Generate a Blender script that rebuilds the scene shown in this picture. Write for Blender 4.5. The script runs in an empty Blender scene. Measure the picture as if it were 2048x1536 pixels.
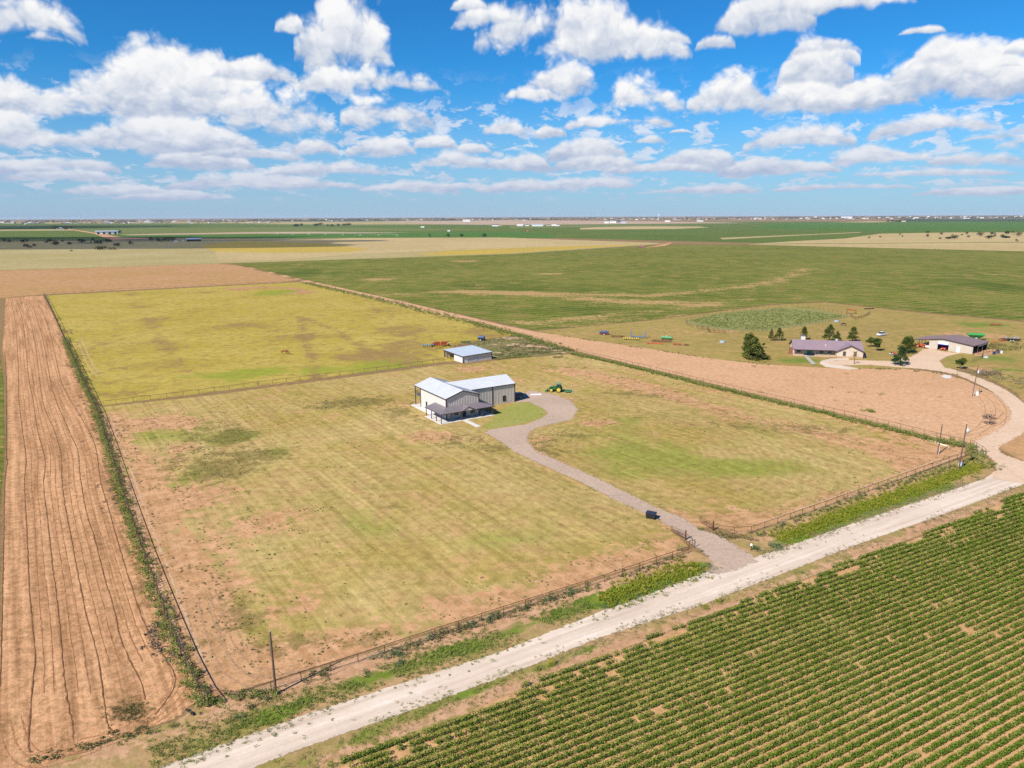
import bpy, math, random
import numpy as np
from mathutils import Vector, Matrix
from mathutils.geometry import delaunay_2d_cdt
rad=math.radians
random.seed(7); RNG=np.random.default_rng(7)
C=bpy.context.scene.collection
SC=bpy.context.scene
# ------------------------------------------------------------------ camera
F=1440.; H=53.; HY=431.5; ROLL=rad(-0.24)
PITCH=math.atan((768-HY)/F); cr,sr=math.cos(ROLL),math.sin(ROLL)
cam=bpy.data.cameras.new('camera'); co=bpy.data.objects.new('camera',cam); C.objects.link(co)
cam.sensor_width=36; cam.lens=36*F/2048; cam.clip_start=1; cam.clip_end=120000
_f=Vector((0,math.cos(PITCH),-math.sin(PITCH))); _u=Vector((0,math.sin(PITCH),math.cos(PITCH))); _r=Vector((1,0,0))
_R=cr*_r+sr*_u; _U=-sr*_r+cr*_u
m=Matrix((( _R.x,_U.x,-_f.x,0),(_R.y,_U.y,-_f.y,0),(_R.z,_U.z,-_f.z,H),(0,0,0,1)))
co.matrix_world=m; SC.camera=co
def ray(x,y):
    u=(x-1024)/F; v=(768-y)/F
    u,v=u*cr-v*sr,u*sr+v*cr
    return (u, math.cos(PITCH)+v*math.sin(PITCH), -math.sin(PITCH)+v*math.cos(PITCH))
def G(x,y,z=0.):
    "ground point seen at photograph pixel x,y (2048 wide)"
    d=ray(x,y); t=(z-H)/d[2]; return (d[0]*t,d[1]*t)
def Gs(p): return [G(*q) for q in p]
# ------------------------------------------------------------------ render settings
SC.view_settings.view_transform='Standard'; SC.view_settings.look='None'
SC.view_settings.exposure=0.68; SC.view_settings.gamma=1
SC.render.engine='CYCLES'
cy=SC.cycles; cy.max_bounces=4; cy.diffuse_bounces=2; cy.glossy_bounces=2; cy.transparent_max_bounces=12
cy.volume_bounces=0; cy.transmission_bounces=2; cy.use_denoising=False; cy.denoiser='OPENIMAGEDENOISE'
cy.sample_clamp_indirect=4; cy.sample_clamp_direct=12
# ------------------------------------------------------------------ node helper
class NT:
    def __init__(s,t): s.t=t; s.n=t.nodes; s.l=t.links
    def new(s,ty,**k):
        n=s.n.new(ty)
        for a,b in k.items(): setattr(n,a,b)
        return n
    def put(s,sock,v):
        if isinstance(v,bpy.types.NodeSocket): s.l.new(v,sock)
        elif v is not None:
            try: sock.default_value=v
            except Exception: sock.default_value=tuple(v)+(1,)
    def m(s,op,a,b=None,c=None,clamp=False):
        n=s.new('ShaderNodeMath',operation=op,use_clamp=clamp)
        for i,v in enumerate((a,b,c)):
            if v is not None: s.put(n.inputs[i],v)
        return n.outputs[0]
    def v(s,op,a,b=None,c=None,scale=None):
        n=s.new('ShaderNodeVectorMath',operation=op)
        for i,v in enumerate((a,b,c)):
            if v is not None: s.put(n.inputs[i],v)
        if scale is not None: s.put(n.inputs['Scale'],scale)
        return n.outputs['Value'] if op in('DOT_PRODUCT','LENGTH','DISTANCE') else n.outputs[0]
    def mix(s,f,a,b,bl='MIX'):
        n=s.new('ShaderNodeMix',data_type='RGBA',blend_type=bl)
        s.put(n.inputs[0],f)
        for i,v in((6,a),(7,b)):
            if isinstance(v,(tuple,list)) and len(v)==3: v=tuple(v)+(1,)
            s.put(n.inputs[i],v)
        return n.outputs[2]
    def noise(s,vec,sc,det=4,ro=.5,dist=0.,col=False):
        n=s.new('ShaderNodeTexNoise'); s.put(n.inputs['Vector'],vec)
        n.inputs['Scale'].default_value=sc; n.inputs['Detail'].default_value=det
        n.inputs['Roughness'].default_value=ro; n.inputs['Distortion'].default_value=dist
        return n.outputs['Color' if col else 'Fac']
    def step(s,x,a,b):
        n=s.new('ShaderNodeMapRange',interpolation_type='SMOOTHSTEP')
        s.put(n.inputs[0],x); n.inputs[1].default_value=a; n.inputs[2].default_value=b
        return n.outputs[0]
    def lin(s,x,a,b,c=0.,d=1.):
        n=s.new('ShaderNodeMapRange'); s.put(n.inputs[0],x)
        for i,q in enumerate((a,b,c,d)): n.inputs[1+i].default_value=q
        return n.outputs[0]
    def mapv(s,vec,rot=0,scale=(1,1,1),loc=(0,0,0)):
        # rotate first, then stretch
        n=s.new('ShaderNodeVectorRotate',rotation_type='Z_AXIS'); s.put(n.inputs['Vector'],vec); n.inputs['Angle'].default_value=rot
        return s.v('MULTIPLY_ADD',n.outputs[0],scale,loc)
# ------------------------------------------------------------------ sun and sky
SUN_EL=42.; SUN_AZ=225.9      # mathematical angle of the direction towards the sun
sd=bpy.data.lights.new('sun','SUN'); sd.energy=4.4; sd.angle=rad(0.5); sd.color=(1,.935,.83)
so=bpy.data.objects.new('sun',sd); C.objects.link(so)
tosun=Vector((math.cos(rad(SUN_AZ))*math.cos(rad(SUN_EL)),math.sin(rad(SUN_AZ))*math.cos(rad(SUN_EL)),math.sin(rad(SUN_EL))))
so.rotation_euler=tosun.to_track_quat('Z','Y').to_euler(); so.location=(-60,-60,120)
W=bpy.data.worlds.new('World'); SC.world=W; W.use_nodes=True
def build_world():
    t=NT(W.node_tree); t.n.clear()
    sky=t.new('ShaderNodeTexSky',sky_type='NISHITA',sun_disc=False)
    sky.sun_elevation=rad(SUN_EL); sky.sun_rotation=rad(90-SUN_AZ); sky.altitude=900; sky.air_density=1.0; sky.dust_density=.3; sky.ozone_density=3
    tc=t.new('ShaderNodeTexCoord'); D=tc.outputs['Generated']
    sep=t.new('ShaderNodeSeparateXYZ'); t.put(sep.inputs[0],D)
    az=t.m('ARCTAN2',sep.outputs[0],sep.outputs[1]); el=t.m('ARCSINE',sep.outputs[2])
    def ae(px,py):
        d=Vector(ray(px,py)).normalized(); return math.atan2(d.x,d.y),math.asin(d.z)
    # hero cumulus: centre x, base y, half width, height (photograph pixels, turned into azimuth and elevation)
    H1=[(20,78,150,120),(95,90,60,40),(255,233,240,85),(330,238,170,130),(215,228,110,118),(60,232,90,70),(505,165,95,45),(400,247,190,110),(245,215,90,110),
        (700,150,88,150),(650,130,60,95),(745,190,165,60),(775,262,92,90),(560,275,110,105),(130,298,160,45),(330,310,200,80),(30,300,90,80),(500,320,110,30),
        (140,342,100,30),(400,335,110,30),(630,315,50,44),(765,315,70,46),(870,300,45,28),(905,340,75,38),(950,310,35,26),
        (1140,120,140,150),(1060,110,110,110),(1210,135,165,110),(1290,100,90,50),(1120,203,82,85),(1060,205,60,40),(1007,276,44,42),(1280,245,90,100),(1240,262,110,40),(1103,277,34,24),
        (980,60,75,50),(1530,75,100,80),(1620,50,160,60),(1720,35,110,50),(1430,104,42,36),(1455,232,85,85),(1630,185,75,105),(1600,235,90,70),(1680,140,40,60),(1650,120,70,50),
        (1900,213,150,125),(1870,150,60,70),(1750,232,90,75),(1980,212,80,100),(1870,283,130,60),(1990,290,80,30),(2040,115,40,34),(1600,305,110,60),(1770,338,110,48),
        (1950,345,120,50),(2040,310,60,50),(1300,293,34,26),(1180,325,80,48),(1200,345,90,40),(1030,345,70,34),(1390,340,80,44),(1330,348,90,26),(1560,352,120,34),
        (660,356,130,34),(540,380,200,30),(1850,362,180,28),(60,350,90,30),(230,392,110,26),(1180,380,100,24),(820,388,100,28),(1060,385,110,24),(930,380,60,18),(940,24,40,28),(1840,76,50,24),(120,365,120,30),
        (-170,210,180,110),(-250,340,230,60),(2230,160,140,90),(2300,310,220,70),(2420,220,100,80),(-350,240,150,130),(1400,390,120,18),(1700,385,150,20),(1950,392,120,18),(350,400,120,18),
        (580,66,34,34),(2015,140,30,20),(1360,268,25,10),(1300,345,30,20)]
    X0,X1=-600.,2650.
    y2e=lambda y:ae(1024,y)[1]; span=.45
    bands=[]
    for c_ in H1:
        for bb in bands:
            if all(abs(c_[0]-d[0])>(c_[2]+d[2])*1.13+16 for d in bb): bb.append(c_); break
        else: bands.append([c_])
    xin=t.m('DIVIDE',t.m('SUBTRACT',az,ae(X0,431)[0]),ae(X1,431)[0]-ae(X0,431)[0])
    ci=t.new('ShaderNodeCombineColor'); [t.put(ci.inputs[i],xin) for i in range(3)]
    az0,az1=ae(X0,431)[0],ae(X1,431)[0]
    Dm=None; Tm=None
    for bi,bb in enumerate(bands):
        cv=t.new('ShaderNodeRGBCurve'); mp=cv.mapping; mp.use_clip=False
        pts=[[],[],[]]
        # base, top, size channels, all in elevation units scaled to 0..1
        def addp(xx,base,top,size):
            for q,vv in zip(pts,(base,top,size)): q.append((xx,vv))
        bb=sorted(bb); last=None
        segs=[]
        for (cx,by,hw,h) in bb:
            hw*=1.10; h*=1.18; a0,eb=ae(cx-hw,by); a1,_=ae(cx+hw,by); _,et=ae(cx,by-h)
            segs.append((a0,a1,eb,et))
        xs=[]
        for (a0,a1,eb,et) in segs:
            n_=7
            for k in range(n_+1):
                u=-math.cos(math.pi*k/n_); aa=(a0+a1)/2+(a1-a0)/2*u; prof=max(0,1-abs(u)**2.4)**.6
                xs.append((aa,eb,eb+(et-eb)*prof,et-eb))
        full=[]
        prev=None
        for k,p_ in enumerate(xs):
            if k%8==0:
                q=(p_[0]-.004,p_[1],p_[1]-.03-.9*p_[3],p_[3]); 
                if prev is None or q[0]>prev: full.append(q)
            full.append(p_); prev=p_[0]
            if k%8==7: full.append((p_[0]+.004,p_[1],p_[1]-.03-.9*p_[3],p_[3])); prev=p_[0]+.004
        full.sort()
        for ch in range(3):
            cu=mp.curves[ch]; vals=[((q[0]-az0)/(az1-az0),q[1+ch]/span if ch<2 else q[3]/span) for q in full]
            vals=[v for v in vals if 0<v[0]<1]
            vals=[(0,vals[0][1])]+vals+[(1,vals[-1][1])]
            while len(cu.points)<len(vals): cu.points.new(.5,.5)
            for k,v in enumerate(vals): cu.points[k].location=v; cu.points[k].handle_type='VECTOR'
        mp.update(); t.l.new(ci.outputs[0],cv.inputs[1]); s3=t.new('ShaderNodeSeparateColor'); t.put(s3.inputs[0],cv.outputs[0])
        base_,top_,size_=s3.outputs
        e_=t.m('DIVIDE',el,span)
        up=t.m('SUBTRACT',top_,e_); dn=t.m('SUBTRACT',e_,base_)
        Dk=t.m('DIVIDE',t.m('MINIMUM',up,t.m('MULTIPLY',dn,1.35)),size_); Tk=t.m('DIVIDE',dn,size_)
        if Dm is None: Dm,Tm=Dk,Tk
        else:
            g=t.step(t.m('SUBTRACT',Dk,Dm),-.22,.22); Tm=t.m('ADD',Tm,t.m('MULTIPLY',g,t.m('SUBTRACT',Tk,Tm))); Dm=t.m('SMOOTH_MAX',Dm,Dk,.07)
    ly=t.m('LOGARITHM',t.m('ADD',t.m('MAXIMUM',el,-.02),.07),math.e)
    cq=t.new('ShaderNodeCombineXYZ'); t.put(cq.inputs[0],t.m('MULTIPLY',az,6.)); t.put(cq.inputs[1],t.m('MULTIPLY',ly,1.7)); cq.inputs[2].default_value=3.7
    Q=cq.outputs[0]
    def n2(vec,sc,det,ro,col=False):
        o_=t.noise(vec,sc,det,ro,col=col); o_.node.noise_dimensions='2D'; return o_
    warp=n2(Q,3.5,3,.55,True)
    Qw=t.v('MULTIPLY_ADD',t.v('SUBTRACT',warp,(.5,.5,.5)),(.14,.14,.0),Q)
    def billow(q,det):
        a=n2(q,1.9,det,.60)
        b=t.new('ShaderNodeTexVoronoi',feature='F1',voronoi_dimensions='2D'); t.put(b.inputs['Vector'],q)
        b.inputs['Scale'].default_value=6.0; b.inputs['Detail'].default_value=2.0; b.inputs['Roughness'].default_value=.6
        return t.m('ADD',t.m('MULTIPLY',t.m('SUBTRACT',a,.5),2.3),t.m('MULTIPLY',t.m('SUBTRACT',.40,b.outputs['Distance']),.55))
    n0=billow(Qw,8); n1=billow(t.v('ADD',Qw,(-.06,.10,0)),4)
    Dm=t.m('MAXIMUM',Dm,-1.0)
    nB=n2(t.v('ADD',Q,(7.3,2.1,0)),1.15,3,.5)
    D=t.m('ADD',t.m('MULTIPLY',Dm,1.25),t.m('ADD',t.m('MULTIPLY',n0,.46),t.m('MULTIPLY',t.m('SUBTRACT',nB,.50),1.4)))
    alpha=t.step(D,-.10,.32)
    nl=n2(t.v('MULTIPLY',Qw,(1.2,1.7,1)),3.6,7,.62)
    bandlow=t.m('MULTIPLY',t.step(el,.008,.04),t.m('SUBTRACT',1.0,t.step(el,.10,.19)))
    low=t.m('MULTIPLY',t.step(t.m('ADD',nl,t.m('MULTIPLY',n0,.10)),.49,.60),bandlow)
    relief=t.m('SUBTRACT',n0,n1)
    base=t.m('SUBTRACT',1.0,t.step(t.m('ADD',Tm,t.m('MULTIPLY',n0,.28)),-.05,.62))
    thick=t.step(D,.1,.7)
    sh=t.m('ADD',t.m('ADD',.84,t.m('MULTIPLY',relief,.42)),t.m('MULTIPLY',base,-.82))
    sh=t.m('ADD',sh,t.m('MULTIPLY',t.m('SUBTRACT',1.0,thick),.10),clamp=True)
    sh=t.m('MAXIMUM',sh,t.m('MULTIPLY',low,.55)) if False else sh
    ccol=t.mix(sh,(.46,.55,.72),(1.0,1.0,1.0))
    la=t.m('MULTIPLY',low,t.m('SUBTRACT',1.0,alpha)); ccol=t.mix(la,ccol,t.mix(t.step(relief,-.25,.30),(.72,.77,.90),(.97,.97,1.0)))
    alpha=t.m('MAXIMUM',alpha,t.m('MULTIPLY',low,.72))
    # sky colour
    hs=t.new('ShaderNodeHueSaturation'); hs.inputs['Saturation'].default_value=1.18; hs.inputs['Value'].default_value=1.0
    t.put(hs.inputs['Color'],sky.outputs[0])
    skyc=t.v('MULTIPLY',hs.outputs[0],(SKYMUL[0],SKYMUL[1],SKYMUL[2]))
    hz=t.m('SUBTRACT',1.0,t.step(el,-.02,.20))
    skyc=t.mix(t.m('MULTIPLY',t.m('POWER',hz,1.4),.80),skyc,HORIZ)
    # clouds fade into the horizon air
    ccol=t.v('MULTIPLY',ccol,(CLB,CLB,CLB))
    fade=t.m('MULTIPLY',t.m('SUBTRACT',1.0,t.step(el,.0,.16)),.62)
    ccol=t.mix(fade,ccol,HORIZ)
    col=t.mix(t.m('MULTIPLY',alpha,t.step(el,-.005,.012)),skyc,ccol)
    bg=t.new('ShaderNodeBackground'); t.put(bg.inputs[0],col); bg.inputs[1].default_value=SKYST
    out=t.new('ShaderNodeOutputWorld'); t.l.new(bg.outputs[0],out.inputs[0])
    W.cycles.sampling_method='MANUAL'; W.cycles.sample_map_resolution=256
SKYMUL=(.135,.47,.66); HORIZ=(2.2,2.65,3.65); CLB=5.0; SKYST=.12
build_world()
# ------------------------------------------------------------------ tagging
def tag(o,label=None,cat=None,group=None,kind=None):
    if label: o['label']=label
    if cat: o['category']=cat
    if group: o['group']=group
    if kind: o['kind']=kind
    return o
def empty(name,loc=(0,0,0),rz=0,label=None,cat=None,group=None):
    o=bpy.data.objects.new(name,None); C.objects.link(o); o.location=loc if len(loc)==3 else (loc[0],loc[1],0); o.rotation_euler=(0,0,rz)
    o.empty_display_size=.5
    return tag(o,label,cat,group)
# ------------------------------------------------------------------ materials
MATS={}
def mat(name,col,rough=.8,metal=0.,var=.12,sc=1.5,bump=0.,spec=.3,col2=None):
    if name in MATS: return MATS[name]
    m_=bpy.data.materials.new(name); m_.use_nodes=True; t=NT(m_.node_tree); t.n.clear()
    g=t.new('ShaderNodeTexCoord').outputs['Object']
    n=t.noise(g,sc,5,.6); n2=t.noise(g,sc*7,3,.6)
    dk=tuple(c*(1-var*1.6) for c in col); lt=tuple(min(1,c*(1+var*.8)) for c in col)
    c=t.mix(t.step(t.m('ADD',t.m('MULTIPLY',n,.7),t.m('MULTIPLY',n2,.3)),.3,.7),dk,lt)
    if col2: c=t.mix(t.step(n,.52,.66),c,col2)
    b=t.new('ShaderNodeBsdfPrincipled'); t.put(b.inputs['Base Color'],c)
    b.inputs['Roughness'].default_value=rough; b.inputs['Metallic'].default_value=metal
    b.inputs['Specular IOR Level'].default_value=spec
    if bump:
        bp=t.new('ShaderNodeBump'); bp.inputs['Strength'].default_value=bump; bp.inputs['Distance'].default_value=.05
        t.put(bp.inputs['Height'],n2); t.put(b.inputs['Normal'],bp.outputs[0])
    o=t.new('ShaderNodeOutputMaterial'); t.l.new(b.outputs[0],o.inputs[0])
    MATS[name]=m_; return m_
def mat_ground(name,straw,straw2,green,bare,dark,bare2=None,big=.035,fine=.9,streak_dir=None,streak=.0,amt_dark=.5,fuzz=True,bias=(0,0,0),bump=.6,tuft=.5,
               sharp=.14,bgreen=None,rowdir=None,rowgap=1.0,rowamt=0.,vfine=5.,vamp=.5,rings=None,tint=0.,midt=.75,fz=.7):
    """soil/grass: colour attribute 'mask' r=bare g=green b=dark weeds a=distance from the sheet's edge"""
    m_=bpy.data.materials.new(name); m_.use_nodes=True; t=NT(m_.node_tree); t.n.clear()
    pos=t.new('ShaderNodeNewGeometry').outputs['Position']
    at=t.new('ShaderNodeAttribute',attribute_name='mask'); sp=t.new('ShaderNodeSeparateColor'); t.put(sp.inputs[0],at.outputs['Color'])
    R,Gn,B,A=sp.outputs[0],sp.outputs[1],sp.outputs[2],at.outputs['Alpha']
    nb=t.noise(pos,big,7,.62,.3); nb2=t.noise(t.v('ADD',pos,(311,77,0)),big*2.1,7,.62); nf=t.noise(pos,fine,6,.68); nt=t.noise(t.v('ADD',pos,(57,91,0)),fine*.45,4,.75)
    nv=t.lin(t.noise(pos,vfine*.5,5,.8),.32,.68)
    nm=t.noise(t.v('ADD',pos,(19,503,0)),big*7,6,.65,.4)
    c=t.mix(t.step(nb,.36,.64),straw,straw2)
    c=t.mix(t.m('MULTIPLY',t.step(nm,.46,.66),midt),c,tuple((x+y)*.5*.92 for x,y in zip(straw,bare)))
    c=t.mix(t.m('MULTIPLY',t.step(nm,.50,.34),midt*.6),c,tuple((x*.62+y*.38)*.85 for x,y in zip(straw,green)))
    sN=None
    if streak_dir is not None:
        q=t.mapv(pos,-streak_dir,(.014,.36,1)); sN=t.noise(q,1.0,4,.6,.1); sB=t.noise(t.v('MULTIPLY',q,(2.,2.9,1)),1.0,4,.65,.1)
    # green
    gN=t.m('ADD',t.m('ADD',Gn,bias[1]),t.m('ADD',t.m('MULTIPLY',t.m('SUBTRACT',nb2,.5),2.2),t.m('MULTIPLY',t.m('SUBTRACT',nf,.5),.8)))
    c=t.mix(t.step(gN,.30,.85),c,green)
    # bare soil
    bN=t.m('ADD',t.m('ADD',R,bias[0]),t.m('ADD',t.m('MULTIPLY',t.m('SUBTRACT',nb,.5),-2.2),t.m('ADD',t.m('MULTIPLY',t.m('SUBTRACT',nf,.5),2.1),t.m('MULTIPLY',t.m('SUBTRACT',nm,.5),1.3))))
    if sN is not None and streak: bN=t.m('ADD',bN,t.m('ADD',t.m('MULTIPLY',t.m('SUBTRACT',sN,.5),streak*3.4),t.m('MULTIPLY',t.m('SUBTRACT',sB,.5),streak*2.6)))
    smix=nt if sN is None else t.m('ADD',t.m('MULTIPLY',nt,.40),t.m('MULTIPLY',sB,.60))
    soil=t.mix(t.step(smix,.43,.60),bare,bare2 or tuple(x*.82 for x in bare))
    c=t.mix(t.step(bN,.5-sharp,.5+sharp*1.6),c,soil)
    # dark weeds / tufts
    dN=t.m('ADD',t.m('ADD',B,bias[2]),t.m('ADD',t.m('MULTIPLY',t.m('SUBTRACT',nt,.5),2.6),t.m('MULTIPLY',t.m('SUBTRACT',nb2,.5),1.2)))
    c=t.mix(t.m('MULTIPLY',t.step(dN,.42,.8),amt_dark),c,dark)
    if rowdir is not None and rowamt:
        q=t.mapv(pos,-rowdir,(1,1,1)); sx=t.new('ShaderNodeSeparateXYZ'); t.put(sx.inputs[0],q)
        w=t.m('ADD',t.m('MULTIPLY',sx.outputs[1],2*math.pi/rowgap),t.m('MULTIPLY',nf,1.6))
        w=t.m('MULTIPLY_ADD',t.m('SINE',w),.5,.5)
        c=t.mix(t.m('MULTIPLY',w,rowamt),c,soil)
    if tint and sN is not None:
        tv=t.m('MULTIPLY_ADD',t.m('ADD',t.m('MULTIPLY',t.m('SUBTRACT',sB,.5),3.2),t.m('MULTIPLY',t.m('SUBTRACT',sN,.5),1.8)),tint,1.0); tv=t.m('MINIMUM',t.m('MAXIMUM',tv,.55),1.5)
        cc=t.new('ShaderNodeCombineXYZ'); t.put(cc.inputs[0],tv); t.put(cc.inputs[1],t.m('POWER',tv,1.12)); t.put(cc.inputs[2],t.m('POWER',tv,1.25)); c=t.v('MULTIPLY',c,cc.outputs[0])
    if rings:
        cx,cy_=G(rings[0],rings[1]); q=t.v('MULTIPLY',t.v('SUBTRACT',pos,(cx,cy_,0)),(1.,rings[2],0)); w=t.m('ADD',t.v('LENGTH',q),t.m('MULTIPLY',nm,5.))
        w=t.m('MULTIPLY',t.m('MULTIPLY_ADD',t.m('SINE',t.m('MULTIPLY',w,2*math.pi/1.9)),.5,.5),t.step(t.v('LENGTH',q),55,30)); c=t.mix(t.m('MULTIPLY',w,.30),c,tuple(x*.66 for x in straw))
    # fine value variation and tufts
    c=t.mix(t.m('MULTIPLY',t.step(nf,.58,.40),tuft*.85),c,t.v('MULTIPLY',c,(.62,.62,.56)))
    c=t.v('MULTIPLY',c,t.v('MULTIPLY_ADD',nv,(vamp*.62,)*3,(1-vamp*.31,)*3))
    hs=t.new('ShaderNodeHueSaturation'); hs.inputs['Saturation'].default_value=1.05; hs.inputs['Value'].default_value=.98; t.put(hs.inputs['Color'],c); c=hs.outputs[0]
    b=t.new('ShaderNodeBsdfPrincipled'); t.put(b.inputs['Base Color'],c); b.inputs['Roughness'].default_value=1.0; b.inputs['Specular IOR Level'].default_value=0.05
    if bump:
        bp=t.new('ShaderNodeBump'); bp.inputs['Strength'].default_value=bump; bp.inputs['Distance'].default_value=.07
        t.put(bp.inputs['Height'],t.m('ADD',nf,t.m('MULTIPLY',nv,.4))); t.put(b.inputs['Normal'],bp.outputs[0])
    sh=b.outputs[0]
    if fuzz:
        e=t.m('ADD',A,t.m('MULTIPLY',t.m('SUBTRACT',t.noise(pos,1.3,6,.7),.5),fz))
        tr=t.new('ShaderNodeBsdfTransparent'); mx=t.new('ShaderNodeMixShader')
        t.put(mx.inputs[0],t.step(e,.05,.12)); t.l.new(tr.outputs[0],mx.inputs[1]); t.l.new(sh,mx.inputs[2]); sh=mx.outputs[0]
    o=t.new('ShaderNodeOutputMaterial'); t.l.new(sh,o.inputs[0]); return m_
# ------------------------------------------------------------------ ground sheets
def seg_dist(P,pts,closed=False):
    d=np.full(len(P),1e9); n=len(pts); pts=np.array(pts,float)
    for i in range(n if closed else n-1):
        a=pts[i]; b=pts[(i+1)%n]; ab=b-a; L=ab@ab
        if L<1e-9: continue
        t_=np.clip(((P-a)@ab)/L,0,1); q=P-(a+t_[:,None]*ab); d=np.minimum(d,np.sqrt((q**2).sum(1)))
    return d
def inside(P,poly):
    x,y=P[:,0],P[:,1]; r=np.zeros(len(P),bool); n=len(poly)
    for i in range(n):
        x1,y1=poly[i]; x2,y2=poly[(i+1)%n]
        if y1==y2: continue
        c_=((y1>y)!=(y2>y))&(x<(x2-x1)*(y-y1)/(y2-y1)+x1); r^=c_
    return r
def blobs_val(P,items):
    """items: (channel, 'b', px,py,rx,ry,amount) or (channel,'l',[px points],width m,amount)"""
    v=np.zeros((len(P),3))
    for it in items:
        ch='RGB'.index(it[0])
        if it[1]=='b':
            _,_,px,py,rx,ry,am=it; c_=np.array(G(px,py)); z=math.hypot(*c_); a=rx*z/F; b=ry*z*z/(F*H)
            d2=((P[:,0]-c_[0])/a)**2+((P[:,1]-c_[1])/b)**2; v[:,ch]+=am*np.exp(-d2*.9)
        else:
            _,_,pts,w,am=it; d=seg_dist(P,Gs(pts)); v[:,ch]+=am*np.exp(-(d/w)**2)
    return v
def densify(poly,st):
    out=[]
    for i in range(len(poly)):
        a=np.array(poly[i]); b=np.array(poly[(i+1)%len(poly)]); L=np.hypot(*(b-a)); n=max(1,min(400,int(L/st)))
        for k in range(n): out.append(tuple(a+(b-a)*k/n))
    return out
def sheet(name,pix,z,material,cell=2.5,items=(),kind='structure',label=None,world=False,cellk=.012):
    poly=list(pix) if world else Gs(pix)
    poly=densify(poly,max(cell*1.5,6))
    A=np.array(poly); lo=A.min(0); hi=A.max(0)
    # interior points, coarser with distance
    pts=[]; r=max(30.,lo[1]); 
    y=lo[1]
    k=0
    while y<hi[1]:
        dist=max(abs(y),40); s=max(cell,dist*cellk)
        x=np.arange(lo[0],hi[0],s)+(k%2)*s*.5; k+=1
        pts.append(np.c_[x,np.full(len(x),y)]); y+=s*.87
    P=np.vstack(pts); P=P[inside(P,poly)]; d=seg_dist(P,poly,True); dist=np.maximum(np.abs(P[:,1]),40); s=np.maximum(cell,dist*cellk)
    P=P[d>s*.35]
    n0=len(poly); allp=[Vector(p) for p in poly]+[Vector(p) for p in P]
    v,e,f,*_=delaunay_2d_cdt(allp,[(i,(i+1)%n0) for i in range(n0)],[],1,1e-4)
    V=np.array([(a.x,a.y,z) for a in v]); me=bpy.data.meshes.new(name); me.from_pydata(V.tolist(),[],[list(q) for q in f]); 
    XY=V[:,:2]; bv=blobs_val(XY,items); ed=seg_dist(XY,poly,True)
    col=np.c_[bv,np.clip(ed/2.0,0,1)].astype(np.float32)
    at=me.attributes.new('mask','FLOAT_COLOR','POINT'); at.data.foreach_set('color',col.ravel())
    me.materials.append(material)
    # faces upwards
    if len(me.polygons) and me.polygons[0].normal.z<0: me.flip_normals()
    o=bpy.data.objects.new(name,me); C.objects.link(o); tag(o,label,kind=kind); return o
def flat(name,pix,z,material):
    me=bpy.data.meshes.new(name); P=Gs(pix); me.from_pydata([(x,y,z) for x,y in P],[],[list(range(len(P)))])
    if me.polygons[0].normal.z<0: me.flip_normals()
    me.materials.append(material); o=bpy.data.objects.new(name,me); C.objects.link(o); return tag(o,kind='structure')
# ------------------------------------------------------------------ soil and grass materials
SOIL=(.47,.265,.150); SOIL_D=(.36,.19,.105); SOIL_L=(.56,.35,.22)
M_base=mat_ground('ground soil',(.36,.25,.13),(.33,.27,.12),(.14,.17,.05),SOIL,(.07,.09,.03),fuzz=False,bias=(.15,0,0))
M_past=mat_ground('dry pasture',(.385,.285,.095),(.475,.355,.155),(.27,.275,.065),(.57,.34,.195),(.175,.14,.05),bare2=(.42,.235,.12),vamp=.5,tint=.27,rings=(1330,900,.75),
    big=.022,fine=.55,streak_dir=rad(-55.7),streak=.34,bias=(-.06,-.04,.08),amt_dark=.66,tuft=.7)
M_yel=mat_ground('yellow pasture',(.40,.31,.07),(.46,.35,.105),(.27,.28,.05),(.31,.21,.085),(.15,.13,.04),bare2=(.27,.18,.07),vamp=.7,
    big=.026,fine=.35,streak_dir=rad(-10),streak=.16,tint=.12,midt=.95,bias=(.09,-.14,-.25),amt_dark=.5,sharp=.10,tuft=.5)
M_dirt=mat_ground('ploughed soil',(.54,.305,.17),(.50,.28,.15),(.17,.15,.05),(.60,.35,.20),(.16,.09,.045),bare2=(.42,.215,.105),vamp=.8,
    big=.03,fine=.8,streak_dir=rad(-55.8),streak=.40,tint=.5,bias=(.05,-.6,-.10),amt_dark=.7,bump=1.0,tuft=.9)
M_dirtR=mat_ground('raked soil',(.60,.365,.22),(.56,.335,.195),(.17,.15,.05),(.65,.42,.27),(.18,.11,.055),bare2=(.52,.31,.18),vamp=.6,midt=.4,
    big=.02,fine=.8,streak_dir=rad(-30),streak=.22,bias=(.05,-.8,-.45),amt_dark=.6,bump=.6,tuft=.6)
M_dirtF=mat_ground('far fallow soil',(.46,.27,.145),(.42,.255,.11),(.24,.185,.06),(.51,.31,.18),(.22,.14,.06),bare2=(.42,.24,.13),
    big=.012,fine=.25,streak_dir=rad(5),streak=.2,bias=(.0,-.7,-.3),amt_dark=.5,bump=.3,tuft=.6,vfine=1.2)
M_ranch=mat_ground('ranch yard grass',(.34,.26,.09),(.30,.225,.08),(.17,.215,.045),(.50,.29,.155),(.10,.12,.045),bare2=(.40,.25,.13),
    big=.022,fine=.35,streak_dir=rad(-15),streak=.25,bias=(-.1,-.06,-.28),amt_dark=.6,tuft=.5)
M_crop=mat_ground('crop rows far',(.095,.138,.018),(.155,.18,.034),(.050,.10,.010),(.46,.29,.13),(.05,.08,.014),bare2=(.36,.27,.12),
    big=.010,fine=.45,streak_dir=rad(-2),streak=.45,tint=.30,vamp=.9,bias=(-.16,-.05,-.05),amt_dark=.6,sharp=.20,tuft=.8,vfine=1.5,rowdir=rad(27),rowgap=8.,rowamt=.24)
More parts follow.
